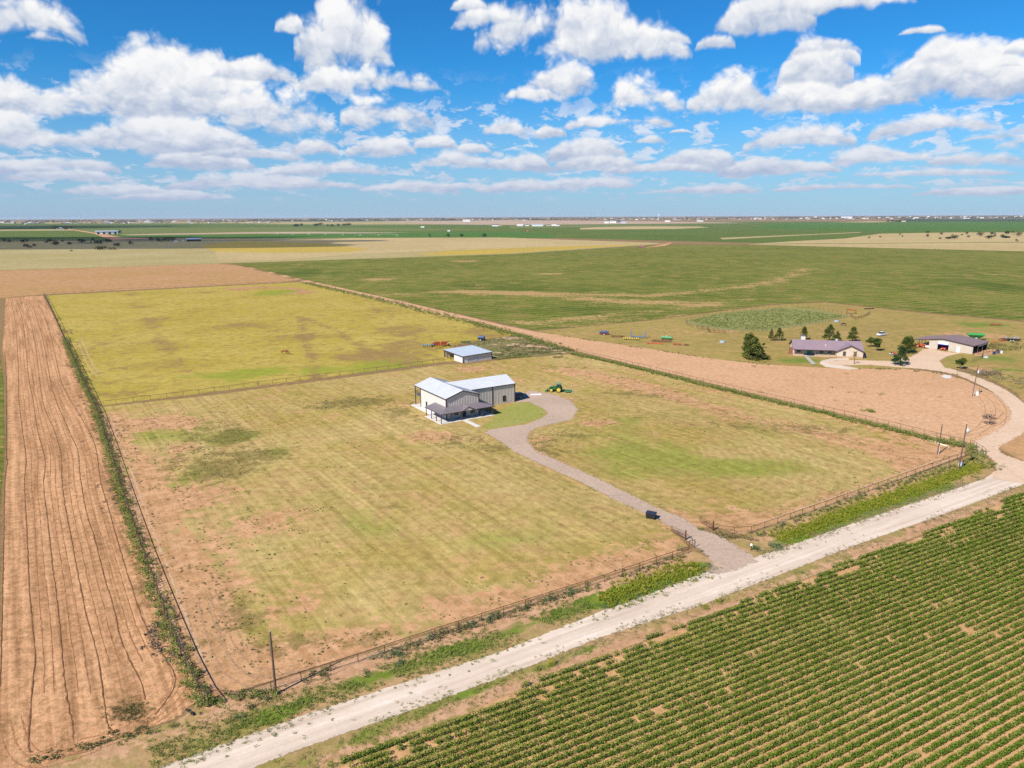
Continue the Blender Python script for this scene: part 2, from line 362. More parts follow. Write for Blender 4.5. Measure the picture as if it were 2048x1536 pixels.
M_caliche=mat_ground('caliche road',(.64,.525,.425),(.58,.47,.375),(.62,.44,.31),(.66,.58,.50),(.38,.29,.21),bare2=(.61,.53,.45),
    big=.05,fine=.5,streak_dir=rad(31),streak=.34,bias=(-.12,-.9,-.7),amt_dark=.4,bump=.15,tuft=.12,midt=.2,fz=.55,vamp=.22,tint=.22)
M_gravel=mat_ground('gravel drive',(.43,.325,.255),(.48,.36,.28),(.3,.25,.2),(.50,.36,.25),(.27,.22,.18),bare2=(.42,.33,.27),
    big=.06,fine=1.2,bias=(-.22,-.9,-.35),amt_dark=.4,bump=.3,tuft=.35,midt=.35,fz=1.8)
M_lane=mat_ground('dirt lane',(.60,.435,.31),(.64,.47,.345),(.4,.32,.2),(.55,.36,.24),(.38,.26,.17),bare2=(.5,.33,.21),
    big=.05,fine=.8,bias=(-.1,-.9,-.5),amt_dark=.4,bump=.3,tuft=.25,midt=.3,fz=1.8)
M_lawn=mat_ground('lawn',(.27,.28,.07),(.32,.30,.10),(.19,.25,.04),(.45,.30,.18),(.12,.15,.04),big=.06,fine=.9,bias=(-.5,.05,-.5),tuft=.35,midt=.3,fz=1.8)
M_verge=mat_ground('road verge',(.46,.29,.16),(.27,.23,.075),(.15,.20,.035),(.52,.32,.20),(.07,.10,.025),bare2=(.44,.26,.15),
    big=.06,fine=.8,streak_dir=rad(31),streak=.25,bias=(-.1,-.22,-.25),amt_dark=.75,tuft=.6,midt=.5)
M_cotsoil=mat_ground('cotton soil',(.55,.335,.175),(.50,.295,.15),(.2,.2,.08),(.52,.33,.20),(.2,.13,.06),big=.05,fine=.9,bias=(0,-.8,-.6),tuft=.6)
M_arena=mat_ground('weedy arena',(.22,.235,.085),(.27,.26,.11),(.17,.205,.06),(.42,.27,.15),(.07,.10,.03),big=.03,fine=.4,bias=(-.2,.1,0),tuft=.6,fz=3.)
M_pen=mat_ground('muddy pens',(.13,.15,.045),(.20,.17,.07),(.07,.12,.02),(.55,.37,.25),(.05,.06,.02),big=.07,fine=.35,streak_dir=rad(0),streak=.3,bias=(.16,.0,.0),amt_dark=.6,tuft=.6)
def farmat(name,c1,c2,c3=None,sc=.004,bare=None):
    return mat_ground(name,c1,c2,c3 or c1,bare or c1,tuple(x*.7 for x in c1),big=sc,fine=sc*14,bias=(-.2,-.1,-.2),bump=0,fuzz=False,tuft=.35,midt=.3,vfine=sc*60,streak_dir=0.,streak=.1)
M_fgreen=farmat('far green field',(.095,.135,.03),(.12,.155,.035),(.075,.12,.025),bare=(.12,.15,.05))
M_fgreen2=farmat('far bright field',(.075,.15,.03),(.085,.16,.035),(.07,.14,.03))
M_fgrey=farmat('far grey green field',(.16,.185,.06),(.14,.165,.05),(.12,.16,.045),bare=(.2,.19,.09))
M_ftan=farmat('far dry grass',(.36,.29,.13),(.40,.33,.17),(.27,.25,.10),bare=(.30,.22,.13),sc=.008)
M_fyel=farmat('far golden grass',(.47,.34,.08),(.42,.31,.09),(.36,.30,.08),bare=(.40,.28,.11),sc=.008)
M_fpink=farmat('far bare field',(.42,.30,.21),(.45,.33,.24),(.38,.27,.18))
M_fpale=farmat('far stubble field',(.47,.36,.19),(.42,.32,.16),(.38,.33,.15),bare=(.40,.28,.15))
M_fred=farmat('far red earth road',(.50,.27,.15),(.54,.31,.18),(.45,.25,.14))
M_fblue=farmat('far woodland floor and cloud shade',(.05,.07,.035),(.07,.09,.045),(.045,.065,.03))
M_ftown=farmat('far scrub land',(.27,.23,.14),(.17,.18,.09),(.10,.13,.05),sc=.003)
# ------------------------------------------------------------------ the plain out to the horizon
def plain():
    n=96; rs=[0,150,600,2000,7000,30000]; v=[(0,0,0)]; f=[]
    for r in rs[1:]:
        for i in range(n): a=2*math.pi*i/n; v.append((r*math.cos(a),r*math.sin(a),0))
    for i in range(n): f.append((0,1+i,1+(i+1)%n))
    for k in range(len(rs)-2):
        for i in range(n): a=1+k*n+i; b=1+k*n+(i+1)%n; f.append((a,a+n,b+n,b))
    me=bpy.data.meshes.new('ground'); me.from_pydata(v,[],f); 
    at=me.attributes.new('mask','FLOAT_COLOR','POINT')
    me.materials.append(M_base); o=bpy.data.objects.new('ground',me); C.objects.link(o); tag(o,kind='structure')
plain()
z=.02
def far(name,pix,m_):
    global z; z+=.006; return flat(name,pix,z,m_)
L,Rr=-900,2950
far('distant_plain',[(L-3000,452),(Rr+3000,447),(Rr+9000,428.2),(L-9000,438.8)],M_ftown)
far('distant_plain',[(L,470),(Rr,470),(Rr,447),(1500,443),(700,446),(L,452)],M_fgrey)
far('distant_plain',[(560,440.5),(1100,439.5),(1110,442),(560,443)],M_fblue)
far('distant_plain',[(1800,437.5),(Rr,435),(Rr,444.5),(1800,444)],M_fblue)  # dark sheet stands in for a cloud shadow on the plain
far('far_field',[(L,492),(470,476),(1110,476),(1560,487),(Rr,500),(Rr,444),(1600,443),(1150,447),(700,451),(300,446.5),(L,450)],M_fgreen)
far('far_field',[(L,447.3),(300,443.5),(700,443.5),(640,446.5),(300,447),(L,451)],M_ftan)
far('far_field',[(512,448),(830,441),(1150,446.5),(1100,448),(700,449)],M_ftan)
far('far_field',[(760,443),(1020,440),(1330,443),(1500,446),(1020,450),(860,448.5)],M_fpink)
far('far_field',[(L,449),(480,446.5),(470,456),(250,457.5),(L,460)],M_fgreen)
far('far_field',[(370,455.8),(512,454.7),(700,455.5),(1000,459),(800,462),(240,466)],M_fgrey)
far('far_field',[(155,459.5),(300,456),(512,456.5),(512,463),(200,468)],M_fgrey)
far('far_field',[(L,463),(145,458.5),(145,461),(L,468)],M_ftan)
far('far_field',[(240,469),(300,467.5),(512,464),(620,463.5),(830,465),(720,466.8),(512,467.5),(260,470.5)],M_fpink)
far('far_field',[(225,471),(512,468),(1024,463),(1110,468),(1110,475.8),(470,477),(240,476.5)],M_fgreen2)
far('far_field',[(1160,456),(1240,452.5),(1400,453),(1418,455),(1350,458),(1160,459)],M_fpale)
far('far_field',[(1020,451),(1250,449.5),(1420,449),(1360,451),(1150,455),(1020,457)],M_fgrey)
far('far_field',[(L,474),(150,464),(200,470),(225,480),(L,493)],M_fgreen)
far('far_field',[(1540,447.5),(1800,443.5),(Rr,446),(Rr,462),(1700,462),(1500,456)],M_fgreen2)
far('distant_plain',[(1665,444.7),(1740,442.8),(1800,443.5),(1740,445)],M_fpale)
far('dry_field',[(L,565),(0,541),(450,527),(1024,508),(1335,487.5),(1160,482),(1024,475.5),(700,476),(480,477.5),(230,481),(L,497)],M_ftan)
far('dry_field',[(430,505),(480,480),(700,476),(1000,475),(1200,482),(1320,486),(1290,489),(1000,499),(900,500),(700,509),(560,520),(440,524)],M_fpale)
far('dry_field',[(400,491),(480,482),(640,487),(740,499),(700,504),(560,506),(430,503)],M_fyel)
far('dry_field',[(900,501),(1100,493.5),(1240,490),(1290,489),(1024,506.5),(880,511),(830,509)],M_fyel)
far('dry_field',[(1490,489),(1580,483),(1690,477),(1760,467.5),(1900,465),(Rr,463),(Rr,512),(2048,503),(1800,497),(1600,492)],M_fpale)
far('red_road',[(225,482),(420,478.6),(480,478.2),(480,477),(300,476.3),(245,474.5),(150,459),(136,457),(132,458),(190,468)],M_fred)
far('red_road',[(300,487),(420,521),(431,521),(345,492),(318,486)],M_ftan)
far('dirt_track',[(1280,497),(1325,489),(1340,485),(1345,486),(1330,492)],M_fred)
far('far_field',[(1440,476),(1600,469.5),(1720,464.5),(1722,465.5),(1610,470.5),(1445,479)],M_fpale)
far('far_field',[(1480,489),(1570,487.5),(2048,484),(2048,485),(1570,488.5)],M_fgrey)
# main crop behind
crop=[(455,525),(1024,507.5),(1335,489),(1480,489.5),(1600,492),(1800,497),(2048,503),(Rr,512),(Rr,700),(2048,642),(1850,625),(1650,604),(1540,609),(1300,640),(1130,656),(1068,661),(1000,646),(700,580)]
sheet('crop_field',crop,.07,M_crop,cell=6,cellk=.02,items=[
 ('R','l',[(1000,585),(1300,592),(1500,572),(1560,560),(1620,536)],9,.9),('R','l',[(760,590),(900,583),(1040,588),(1200,600),(1400,610)],14,.85),('R','l',[(1060,645),(1200,632),(1350,618),(1500,600)],9,.55),
 ('R','b',760,559,26,3,1.6),('R','b',1098,548,30,2,1.5),('R','b',930,522,20,2,1.2),('R','b',1290,605,60,4,.5),('R','b',1150,640,80,8,.45),('R','l',[(990,640),(1130,656),(1300,642),(1540,610),(1650,605),(1850,626),(2048,645)],5,.55),
 ('R','l',[(1540,570),(1700,575),(1900,590),(2048,600)],30,.16),('R','b',1700,545,200,12,.18),('R','l',[(1970,548),(2048,553)],6,.6),
 ('G','b',1130,618,130,12,.8),('G','b',860,575,200,8,.5),('G','b',600,545,120,12,.7),('G','b',1200,575,250,8,.5),('B','b',620,540,150,14,.3),('G','b',1840,565,90,14,.5),('G','b',1980,570,60,16,.5),('G','b',1300,560,200,8,.4),('B','b',1200,507,200,6,.3),
 ('B','b',1840,560,80,12,.25),('R','l',[(930,512),(1200,500),(1335,492)],15,-.5)])
# fallow field far left
sheet('fallow_field',[(-900,575),(0,541),(440,527),(478,531),(600,561),(560,565),(430,571.5),(85,589.5),(0,597),(-900,650)],.07,M_dirtF,cell=4,cellk=.02,items=[('G','b',60,555,90,6,.3),('B','b',200,545,200,5,.2)])
# yellow pasture
yel=[(92,591),(300,580),(430,573),(605,564),(760,597),(900,629),(1060,668),(990,676),(900,692),(985,716),(890,724),(640,757),(400,788),(202,812),(172,765),(127,670)]
sheet('pasture',yel,.024,M_yel,cell=2.5,items=[
 ('R','b',560,660,40,8,0.30),('R','b',600,672,60,6,0.37),('R','b',240,685,60,12,0.56),('R','b',260,735,50,10,0.37),('R','b',380,670,30,6,0.25),('R','b',280,640,40,5,0.31),('R','l',[(530,375.10),(600,633),(680,665),(740,705),(760,712)],2.5,.55),
 ('R','l',[(640,356.50),(760,602),(860,630),(960,655),(1010,672)],14,.30),('R','b',790,690,60,10,0.35),('R','b',720,712,70,8,0.43),('R','b',850,660,60,12,0.37),('R','b',600,640,60,6,0.25),('R','b',480,650,40,6,0.25),('R','b',840,715,40,8,0.19),
 ('R','l',[(200,502.20),(400,786),(640,755)],4,.35),('R','b',250,790,60,10,0.31),('R','b',420,740,50,6,0.19),('R','b',190,765,30,15,0.19),('R','b',430,585,60,3,0.43),
 ('G','b',560,585,50,5,1.6),('G','b',640,740,200,14,.8),('G','b',470,755,100,14,.7),('G','b',800,725,100,10,.8),('G','b',330,640,60,14,.4),('G','b',440,640,60,12,.2),('G','l',[(95,592),(140,680),(185,775),(205,808)],5,.5),
 ('G','l',[(610,565),(760,600),(900,633),(1050,668)],6,.7),('B','l',[(610,565),(760,600),(900,633),(1050,668)],4,.5)])
sheet('bare_patch',[(440,577),(520,572),(600,576),(640,586),(600,589),(545,588),(600,584),(575,578),(520,577),(480,583)],.03,M_dirtF,cell=1.5)
# left ploughed strip
dirtL=[(10,597),(86,590),(128,670),(164,755),(206,840),(251,960),(306,1100),(352,1230),(397,1350),(406,1395),(350,1440),(200,1490),(60,1545),(-60,1600),(-400,1700),(-400,1500),(-20,1400),(0,1250),(6,1000),(14,900),(13,760),(4,700)]
sheet('ploughed_field',dirtL,.022,M_dirt,cell=2.0,items=[('R','b',30,650,60,60,.15),('B','b',150,1080,60,60,.12),('B','b',60,1320,70,60,.14),('B','l',[(180,820),(215,880),(235,960),(262,1060),(300,1180),(330,1250)],2.6,.75),('R','b',200,1200,60,100,.2),
  ('B','b',240,1425,50,18,.9),('G','b',255,1418,40,14,.9),('B','l',[(60,1470),(130,1500)],1.0,.5),('B','b',200,1010,40,14,.2),('B','b',330,1290,14,34,.6),('B','b',128,770,10,6,.7),('B','b',210,775,18,10,.7),('B','b',105,885,14,4,.6)])
sheet('green_field',[(-900,1700),(-500,1100),(-300,800),(-180,700),(0,700),(8,760),(11,900),(3,1000),(-3,1250),(-30,1400),(-400,1800)],.018,M_crop,cell=3)
# main pasture round the house
main=[(200,814),(400,793),(640,762),(890,729),(940,728),(1000,720),(1140,708),(1300,742),(1500,792),(1700,838),(1850,874),(1928,894),(1945,906),(1900,922),(1760,972),(1600,1030),(1487,1071),(1425,1055),(1345,1060),(1383,1098),(1200,1156),(1000,1220),(800,1284),(600,1345),(428,1398),(380,1315),(320,1160),(264,1010),(222,870)]
MAIN_ITEMS=[('R','l',[(215,835),(262,960),(320,1110),(380,1260),(430,1370)],7,.35),('R','b',300,1040,60,80,.25),('R','b',450,1240,100,50,.25),('R','b',340,838,70,18,.65),('R','b',370,893,50,16,.6),('R','b',420,1000,90,26,.55),('R','b',520,1050,90,24,.5),('R','b',470,1100,60,40,.35),('R','b',300,960,40,60,.45),('R','b',430,1165,40,50,.5),('R','b',590,1215,50,50,.4),('B','b',440,870,90,30,.5),('B','b',450,930,90,26,.45),
 ('G','b',280,868,45,20,.6),('G','b',368,960,32,28,.6),('G','b',490,1170,40,22,.5),('G','b',520,1260,40,14,.5),('R','l',[(438,1330),(470,1362),(540,1375)],3,.7),('R','b',1040,760,60,8,.3),('G','b',620,860,60,30,.25),('G','b',1050,1080,120,30,.25),('G','b',700,1060,50,40,.3),
 ('G','l',[(1130,880),(1200,850),(1330,830),(1480,850)],6,.35),('G','l',[(1150,920),(1250,950),(1420,960),(1560,930)],6,.3),('G','b',1440,930,90,18,.45),('B','b',1000,900,40,16,.5),
 ('R','b',400,985,90,50,.45),('R','b',330,920,60,30,.35),('R','b',560,1030,60,30,.35),('R','b',640,1015,30,12,.4),('R','b',430,1080,60,50,.45),('R','b',350,1120,50,50,.35),('R','b',440,1190,70,50,.35),('R','b',560,1170,40,50,.25),
 ('R','l',[(212,830),(260,930),(310,1050),(370,1190),(430,1350)],5,.42),('R','l',[(430,1385),(600,1338),(800,1277),(1000,1213),(1200,1150),(1370,1098)],7,.85),('R','b',480,1330,70,30,.55),('R','b',700,1290,60,20,.4),('R','b',600,1310,60,20,.4),('R','b',900,1200,80,20,.3),
 ('R','b',330,845,110,10,.6),('R','b',400,860,60,16,.4),
 ('R','l',[(1140,741),(1240,762),(1330,788),(1450,825),(1560,850),(1700,885),(1840,925)],7,.85),('R','l',[(1150,722),(1300,752),(1500,800),(1700,848),(1900,897)],5,.40),('R','b',1800,905,50,12,.4),
 ('R','b',850,872,50,14,.8),('R','b',905,875,40,12,.8),('R','b',820,845,25,14,.6),('R','b',815,810,22,10,.6),('R','b',940,738,26,5,.8),('R','b',1185,846,52,6,1.0),('R','b',1130,800,40,8,.6),
 ('R','b',1160,770,30,6,.5),('R','l',[(1058,866),(1070,900),(1122,928),(1195,960),(1281,1000),(1368,1042),(1425,1060)],3.2,.62),('R','l',[(1080,932),(1171,974),(1260,1018),(1318,1046)],2.4,.35),
 ('R','l',[(1487,1067),(1600,1026),(1760,968),(1925,912)],6,.85),('R','b',1450,1030,80,20,.5),('R','b',1090,880,16,12,.6),('R','b',1340,1030,40,12,.3),('R','b',1700,1000,50,10,.3),('R','b',1250,1130,60,14,.4),('R','b',1150,1160,60,14,.35),
 ('G','b',1310,905,150,40,.75),('G','b',1260,860,80,20,.35),('G','b',1560,880,110,20,.3),('G','b',1640,940,120,28,.5),('G','b',640,925,130,40,.2),('G','b',760,1060,160,60,.38),('G','b',930,1100,160,60,.25),('G','b',330,870,50,22,.6),('G','b',430,880,80,30,.4),
 ('G','b',250,1020,30,60,.2),('G','b',680,800,130,14,.2),('G','b',1100,990,120,40,.2),('G','b',860,1180,130,40,.25),('G','b',450,1270,60,30,.3),
 ('B','b',478,873,34,9,1.0),('G','b',478,873,32,9,1.0),('B','b',535,905,46,13,.8),('G','b',550,903,30,9,.8),('B','b',350,930,90,25,.3),('B','b',440,955,60,16,.3),('B','b',800,1010,90,25,.25),('B','b',470,1210,90,50,.4),('B','b',580,1090,60,40,.4),
 ('B','b',800,825,40,14,.8),('B','b',850,845,40,10,.5),('B','b',930,880,60,18,.6),('B','b',1090,900,40,25,.7),('B','b',1150,870,60,10,.6),('B','b',1310,830,70,12,.3),('B','b',700,805,70,10,.95),('B','b',640,815,40,8,.5),('B','b',760,800,40,8,.5),('B','b',1260,790,100,10,.5),('B','b',1440,850,100,12,.5),
 ('B','b',1640,860,100,10,.5),('B','b',560,1290,90,30,.55),('B','b',480,1250,60,30,.4),('B','b',1820,960,60,14,.4),('B','b',1700,990,70,10,.35),('B','b',1180,715,100,5,.5),('B','b',1090,735,80,6,.3),('B','b',720,1280,140,18,.35),('B','b',1000,1200,90,14,.2)]
sheet('pasture',main,.020,M_past,cell=1.6,cellk=.010,items=MAIN_ITEMS)
sheet('lawn',[(962,853),(985,840),(985,826),(1028,806),(1056,804),(1086,817),(1094,826),(1083,836),(1040,849),(1000,856),(975,860)],.03,M_lawn,cell=1.0)
sheet('animal_pen',[(985,716),(940,688),(900,691),(980,678),(1030,670),(1060,668),(1142,702),(1138,706),(1060,713),(1000,718)],.03,M_pen,cell=1.5,items=[('R','l',[(990,688),(1040,690),(1090,694)],3,.7),('R','b',1040,676,40,3,.8),('R','b',1110,700,30,3,.5),('B','b',1020,705,40,6,.5)])
# dirt strips right of the pasture
stripR=[(1000,648),(1068,663),(1150,674),(1300,696),(1450,719),(1560,729),(1640,735),(1700,737),(1800,737),(1880,745),(1930,760),(1985,785),(2015,805),(2028,830),(2025,850),(1985,868),(1960,882),(1945,893),(1925,890),(1850,870),(1700,833),(1500,787),(1300,738),(1160,704),(1080,680),(1040,664)]
sheet('raked_field',stripR,.034,M_dirtR,cell=2.2,items=[('B','b',1525,784,50,8,.2),('B','b',1600,830,120,14,.15),('B','b',1960,850,30,12,.4),('R','b',1900,790,80,20,.2)])
sheet('dirt_track',[(462,527),(478,526.5),(600,557),(760,592),(900,625),(1010,651),(1075,664),(1068,672),(1010,661),(900,635),(760,601),(606,564)],.038,M_dirtR,cell=2.5,items=[('B','l',[(606,564),(760,601),(900,635),(1060,672)],1.5,.6)])
# ranch ground
ranch=[(1068,662),(1130,657),(1300,641),(1540,610),(1650,605),(1850,627),(2048,644),(2950,720),(2950,1010),(2200,935),(2050,925),(2010,905),(1992,893),(2052,852),(2060,820),(2030,785),(1985,760),(1940,738),(1880,738),(1700,738),(1560,731),(1450,721),(1300,698),(1150,676)]
sheet('ranch_yard',ranch,.042,M_ranch,cell=2.5,items=[
 ('R','l',[(1100,668),(1200,668),(1300,672)],6,.5),('R','b',1430,665,80,5,.6),('R','b',1530,657,70,4,.6),('R','b',1700,665,70,6,.7),('R','b',1800,680,60,6,.5),('R','b',1980,672,80,4,.9),('R','b',1900,664,60,4,.4),('R','b',1950,780,60,16,.2),
 ('R','b',2010,740,50,14,.6),('R','b',2040,800,40,30,.7),('R','b',2030,880,60,26,1.2),('R','b',2100,870,120,50,.9),('R','b',1960,740,20,6,.5),
 ('G','b',1590,722,60,6,1.2),('G','b',1760,725,80,6,.4),('G','b',1950,650,60,5,1.0),('G','b',1600,615,70,3,.6),('G','b',1900,722,30,10,.6),('G','b',1990,700,50,10,.9),('G','b',1990,720,50,10,.5),('G','b',2020,742,30,4,1.0),('G','b',1490,700,60,6,.4),('G','b',1360,690,60,4,.4),('G','b',1630,695,60,4,.5),
 ('G','b',1920,635,80,3,.3),('B','b',1990,695,50,5,.9),('B','b',1560,722,60,3,.4)])
sheet('arena',[(1372,641),(1440,626),(1560,614.5),(1640,620),(1702,633),(1640,646),(1530,663),(1450,660),(1390,652)],.046,M_arena,cell=3,items=[('R','b',1450,640,40,5,.3),('R','b',1500,632,30,3,.4)])
sheet('ranch_drive',[(1650,723),(1700,720),(1780,722),(1815,716),(1835,706),(1845,698),(1862,698),(1900,705),(1925,706),(1895,713),(1880,722),(1890,735),(1925,747),(1900,748),(1880,743),(1840,738),(1800,735),(1740,730),(1700,731),(1660,729)],.052,M_lane,cell=1.5)
LANE=[(1885,737),(1925,749),(1958,762),(1995,780),(2025,803),(2043,826),(2040,846),(2020,864),(1990,880),(1972,893),(1986,912),(2010,935),(2060,950)]
def ribbon(pix,w):
    P=smooth(Gs(pix),5); T=np.gradient(P,axis=0); T/=np.hypot(T[:,0],T[:,1])[:,None]; N=np.c_[-T[:,1],T[:,0]]; return [tuple(q) for q in P+N*w/2]+[tuple(q) for q in (P-N*w/2)[::-1]]

sheet('ranch_drive',[(1640,722),(1660,717),(1700,716),(1700,720),(1668,722),(1675,729),(1720,737),(1760,739),(1700,740),(1650,734),(1638,727)],.050,M_caliche,cell=1.5)
sheet('shop_yard',[(1945,708),(1977,698),(2000,699),(2003,705),(1975,712),(1948,713)],.048,M_dirtR,cell=1.5)
sheet('spilled_lime',[(1880,752),(1890,749),(1905,751),(1904,757),(1890,757)],.05,mat_ground('white lime',(.72,.7,.68),(.65,.62,.6),(.6,.6,.6),(.6,.55,.5),(.5,.5,.5),bias=(-.3,-.9,-.9)),cell=1)
# verge and roads in front
verge=[(436,1396),(600,1346),(800,1285),(1000,1221),(1200,1157),(1385,1099),(1420,1115),(1440,1085),(1487,1072),(1600,1031),(1760,973),(1925,916),(1950,902),(1970,905),(1992,942),(2048,960),(2400,870),(2400,1000),(2048,995),(1700,1125),(1371,1250),(1100,1360),(863,1465),(650,1560),(400,1680),(-300,1900),(-500,1700),(0,1545),(200,1490),(350,1440),(405,1400)]
sheet('road_verge',verge,.010,M_verge,cell=1.2,items=[
 ('G','l',[(560,1422),(700,1368),(860,1318),(1000,1268),(1150,1210),(1260,1175)],2.2,1.1),('B','l',[(560,1422),(700,1368),(860,1318),(1000,1268),(1150,1210)],1.4,.5),('G','l',[(1210,1200),(1310,1165),(1400,1130)],2.6,1.3),
 ('G','l',[(560,1422),(480,1452),(420,1480),(380,1500)],1.6,.7),('R','l',[(440,1418),(600,1365),(800,1303),(1000,1238),(1200,1172),(1350,1125)],2.2,1.4),('R','l',[(350,1455),(200,1505),(50,1555)],2.5,.6),
 ('G','l',[(1560,1082),(1650,1048),(1760,1008),(1880,965),(1950,933)],1.9,1.2),('R','l',[(1500,1085),(1600,1045),(1700,1008),(1800,972)],1.6,.9),('G','l',[(1600,1085),(1760,1030),(1900,975)],1.4,.7),
 ('G','l',[(600,1530),(760,1458),(900,1400),(1050,1345),(1180,1300)],1.3,.9),('R','l',[(660,1520),(860,1440),(1000,1385),(1200,1310),(1400,1235),(1600,1155),(1800,1080),(2000,1000)],1.4,1.0),
 ('G','l',[(1200,1300),(1340,1250),(1500,1185),(1700,1105)],1.0,.5),('B','l',[(1200,1298),(1400,1222),(1600,1145),(1800,1068)],.8,.5),('B','l',[(700,1478),(900,1398),(1080,1330)],.7,.4),('G','b',1480,1085,25,12,.3),
 ('R','l',[(100,1500),(350,1420)],1.5,.4),('B','l',[(200,1500),(320,1450),(400,1415)],1.5,.6),('G','l',[(330,1445),(400,1412)],1.2,.8)])
roadpix_up=[(-300,1765),(0,1651),(300,1540),(600,1431),(852,1349),(1010,1299),(1200,1222),(1298,1187),(1420,1139),(1500,1117),(1580,1090),(1714,1043),(1848,998),(1968,957),(1990,941),(2048,920),(2400,800)]
roadpix_lo=[(2400,880),(2048,970),(1874,1035),(1714,1091),(1542,1158),(1395,1215),(1200,1277),(1039,1343),(864,1408),(600,1501),(300,1620),(0,1740),(-300,1860)]
sheet('road',roadpix_up+roadpix_lo,.040,M_caliche,cell=1.0,items=[('G','b',2030,945,90,26,2.2),('G','b',1480,1128,50,10,1.3),('R','l',[(0,1690),(600,1468),(1039,1318),(1395,1190),(1714,1069),(2048,950)],.5,.35)])
drive=[(1044,787),(1061,781),(1102,787),(1144,802),(1157,819),(1146,839),(1105,848.5),(1073,856),(1059,865.5),(1055,882),(1073,900),(1122,924),(1195,956),(1260,988),(1311,1014),(1368,1036),(1392,1052),(1406,1061),(1443,1072),(1465,1086),(1482,1097),(1504,1108),(1518,1124),(1480,1140),(1440,1150),(1414,1150),(1421,1126),(1412,1111),(1387,1092),(1362,1072),(1342,1056),(1318,1042),(1260,1014),(1227,1000),(1171,970),(1080,929),(1029,905),(1000,883),(968,866),(975,860),(1000,856),(1049,849),(1083,836),(1094,826),(1085,817),(1056,804),(1030,806),(1032,790)]
sheet('driveway',drive,.045,M_gravel,cell=1.0,items=[('R','l',[(1060,868),(1068,900),(1130,932),(1281,1003),(1400,1060)],.9,.5),('R','b',1440,1130,30,10,.9),('B','b',1120,790,40,6,.3)])
sheet('cotton_ground',[(658,1540),(864,1457),(981,1401),(1098,1354),(1200,1316),(1371,1250),(1542,1182),(1700,1124),(1821,1080),(1955,1024),(2048,986),(2500,800),(3400,1100),(3400,2400),(300,2400),(400,1660)],.012,M_cotsoil,cell=2.0)
# furrow ridges in the ploughed strip
FUR=[[(8,700),(13,760),(12,900),(16,920),(10,960),(8,1050),(6,1150),(3,1300),(0,1375)],
[(20,598),(30,640),(36,720),(38,800),(45,860),(52,920),(49,960),(53,1050),(58,1160),(63,1230),(70,1310),(62,1400),(57,1490),(65,1505)],
[(32,597),(45,640),(52,700),(58,760),(66,800),(75,860),(90,920),(87,970),(95,1040),(105,1130),(112,1180),(122,1280),(128,1350),(135,1400),(145,1450),(146,1480)],
[(45,596),(60,640),(72,700),(85,800),(108,860),(122,910),(124,960),(130,1010),(145,1090),(160,1170),(175,1240),(195,1310),(208,1400),(215,1450),(228,1465)],
[(57,595),(75,640),(90,700),(105,780),(137,860),(155,900),(160,950),(172,1020),(190,1080),(205,1140),(228,1220),(245,1290),(280,1360),(290,1400)],
[(68,594),(92,640),(110,710),(125,770),(165,840),(190,890),(200,960),(215,1010),(240,1100),(262,1170),(290,1250),(320,1300),(347,1345),(350,1365),(340,1390),(310,1430)]]
M_fur=mat('shade dark furrow soil',(.22,.11,.055),1.,0,.3,1.2,spec=.05)  # shade of the berms and dark furrow weeds put into the soil colour
def smooth(p,n=6):
    p=np.array(p); out=[]
    for i in range(len(p)-1):
        a,b,c_,d=p[max(i-1,0)],p[i],p[i+1],p[min(i+2,len(p)-1)]
        for k in range(n):
            t=k/n; out.append(.5*((2*b)+(-a+c_)*t+(2*a-5*b+4*c_-d)*t*t+(-a+3*b-3*c_+d)*t**3))
    out.append(p[-1]); return np.array(out)
def ridge(name,pts,w,h,m_,z0=.024,jit=.25,closed_ends=True):
    P=smooth(pts,8); q=[P[0]]
    for a in P[1:]:
        L=np.hypot(*(a-q[-1])); n=max(1,int(L/.9)); b0=q[-1]
        for k in range(1,n+1): q.append(b0+(a-b0)*k/n)
    P=np.array(q); T=np.gradient(P,axis=0); T/=np.maximum(np.hypot(T[:,0],T[:,1]),1e-6)[:,None]; N=np.c_[-T[:,1],T[:,0]]
    n=len(P); ww=w*(1+jit*RNG.normal(size=n)); off=RNG.normal(size=n)*w*.18; v=[];f=[]
    for i in range(n):
        c_=P[i]+N[i]*off[i]; hh=h*(.6+.8*RNG.random())
        for s,zz in((-1,z0),(-.35,z0+hh),(.35,z0+hh*.9),(1,z0)): v.append((*(c_+N[i]*s*ww[i]*.5),zz))
        if i: 
            a=4*(i-1); b=4*i
            for k in range(3): f.append((a+k,b+k,b+k+1,a+k+1))
    me=bpy.data.meshes.new(name); me.from_pydata(v,[],f); me.update()
    if len(me.polygons) and sum(p.normal.z for p in me.polygons)<0: me.flip_normals()
    me.materials.append(m_); o=bpy.data.objects.new(name,me); C.objects.link(o); return tag(o,kind='structure')
sheet('ranch_lane',ribbon(LANE[:-2],5.4),.056,M_lane,cell=1.5,world=True,items=[('R','l',LANE,1.0,.3)])
for q in FUR: ridge('furrow_ridge',Gs(q),.19,.045,M_fur)
sheet('ranch_lane',[(1951,886),(1966,907),(1985,921),(1991,940),(1985,956),(2048,968),(2300,900),(2300,840),(2048,923),(2008,909),(1989,897),(1994,879),(1990,872),(1962,880)],.060,M_lane,cell=1.5)
FUR2=[]
for A_,B_ in zip(FUR[1:],FUR[2:]):
    for tt in(.33,.66):
        ys=np.arange(max(A_[0][1],B_[0][1])+10,min(A_[-1][1],B_[-1][1])-60,60); fa=np.interp(ys,[p[1] for p in A_],[p[0] for p in A_]); fb=np.interp(ys,[p[1] for p in B_],[p[0] for p in B_]); FUR2.append([(x0*(1-tt)+x1*tt+RNG.normal()*.8,y) for x0,x1,y in zip(fa,fb,ys)])
M_fur2=mat('loose furrow soil',(.36,.175,.085),1.,0,.3,1.2,spec=.05)
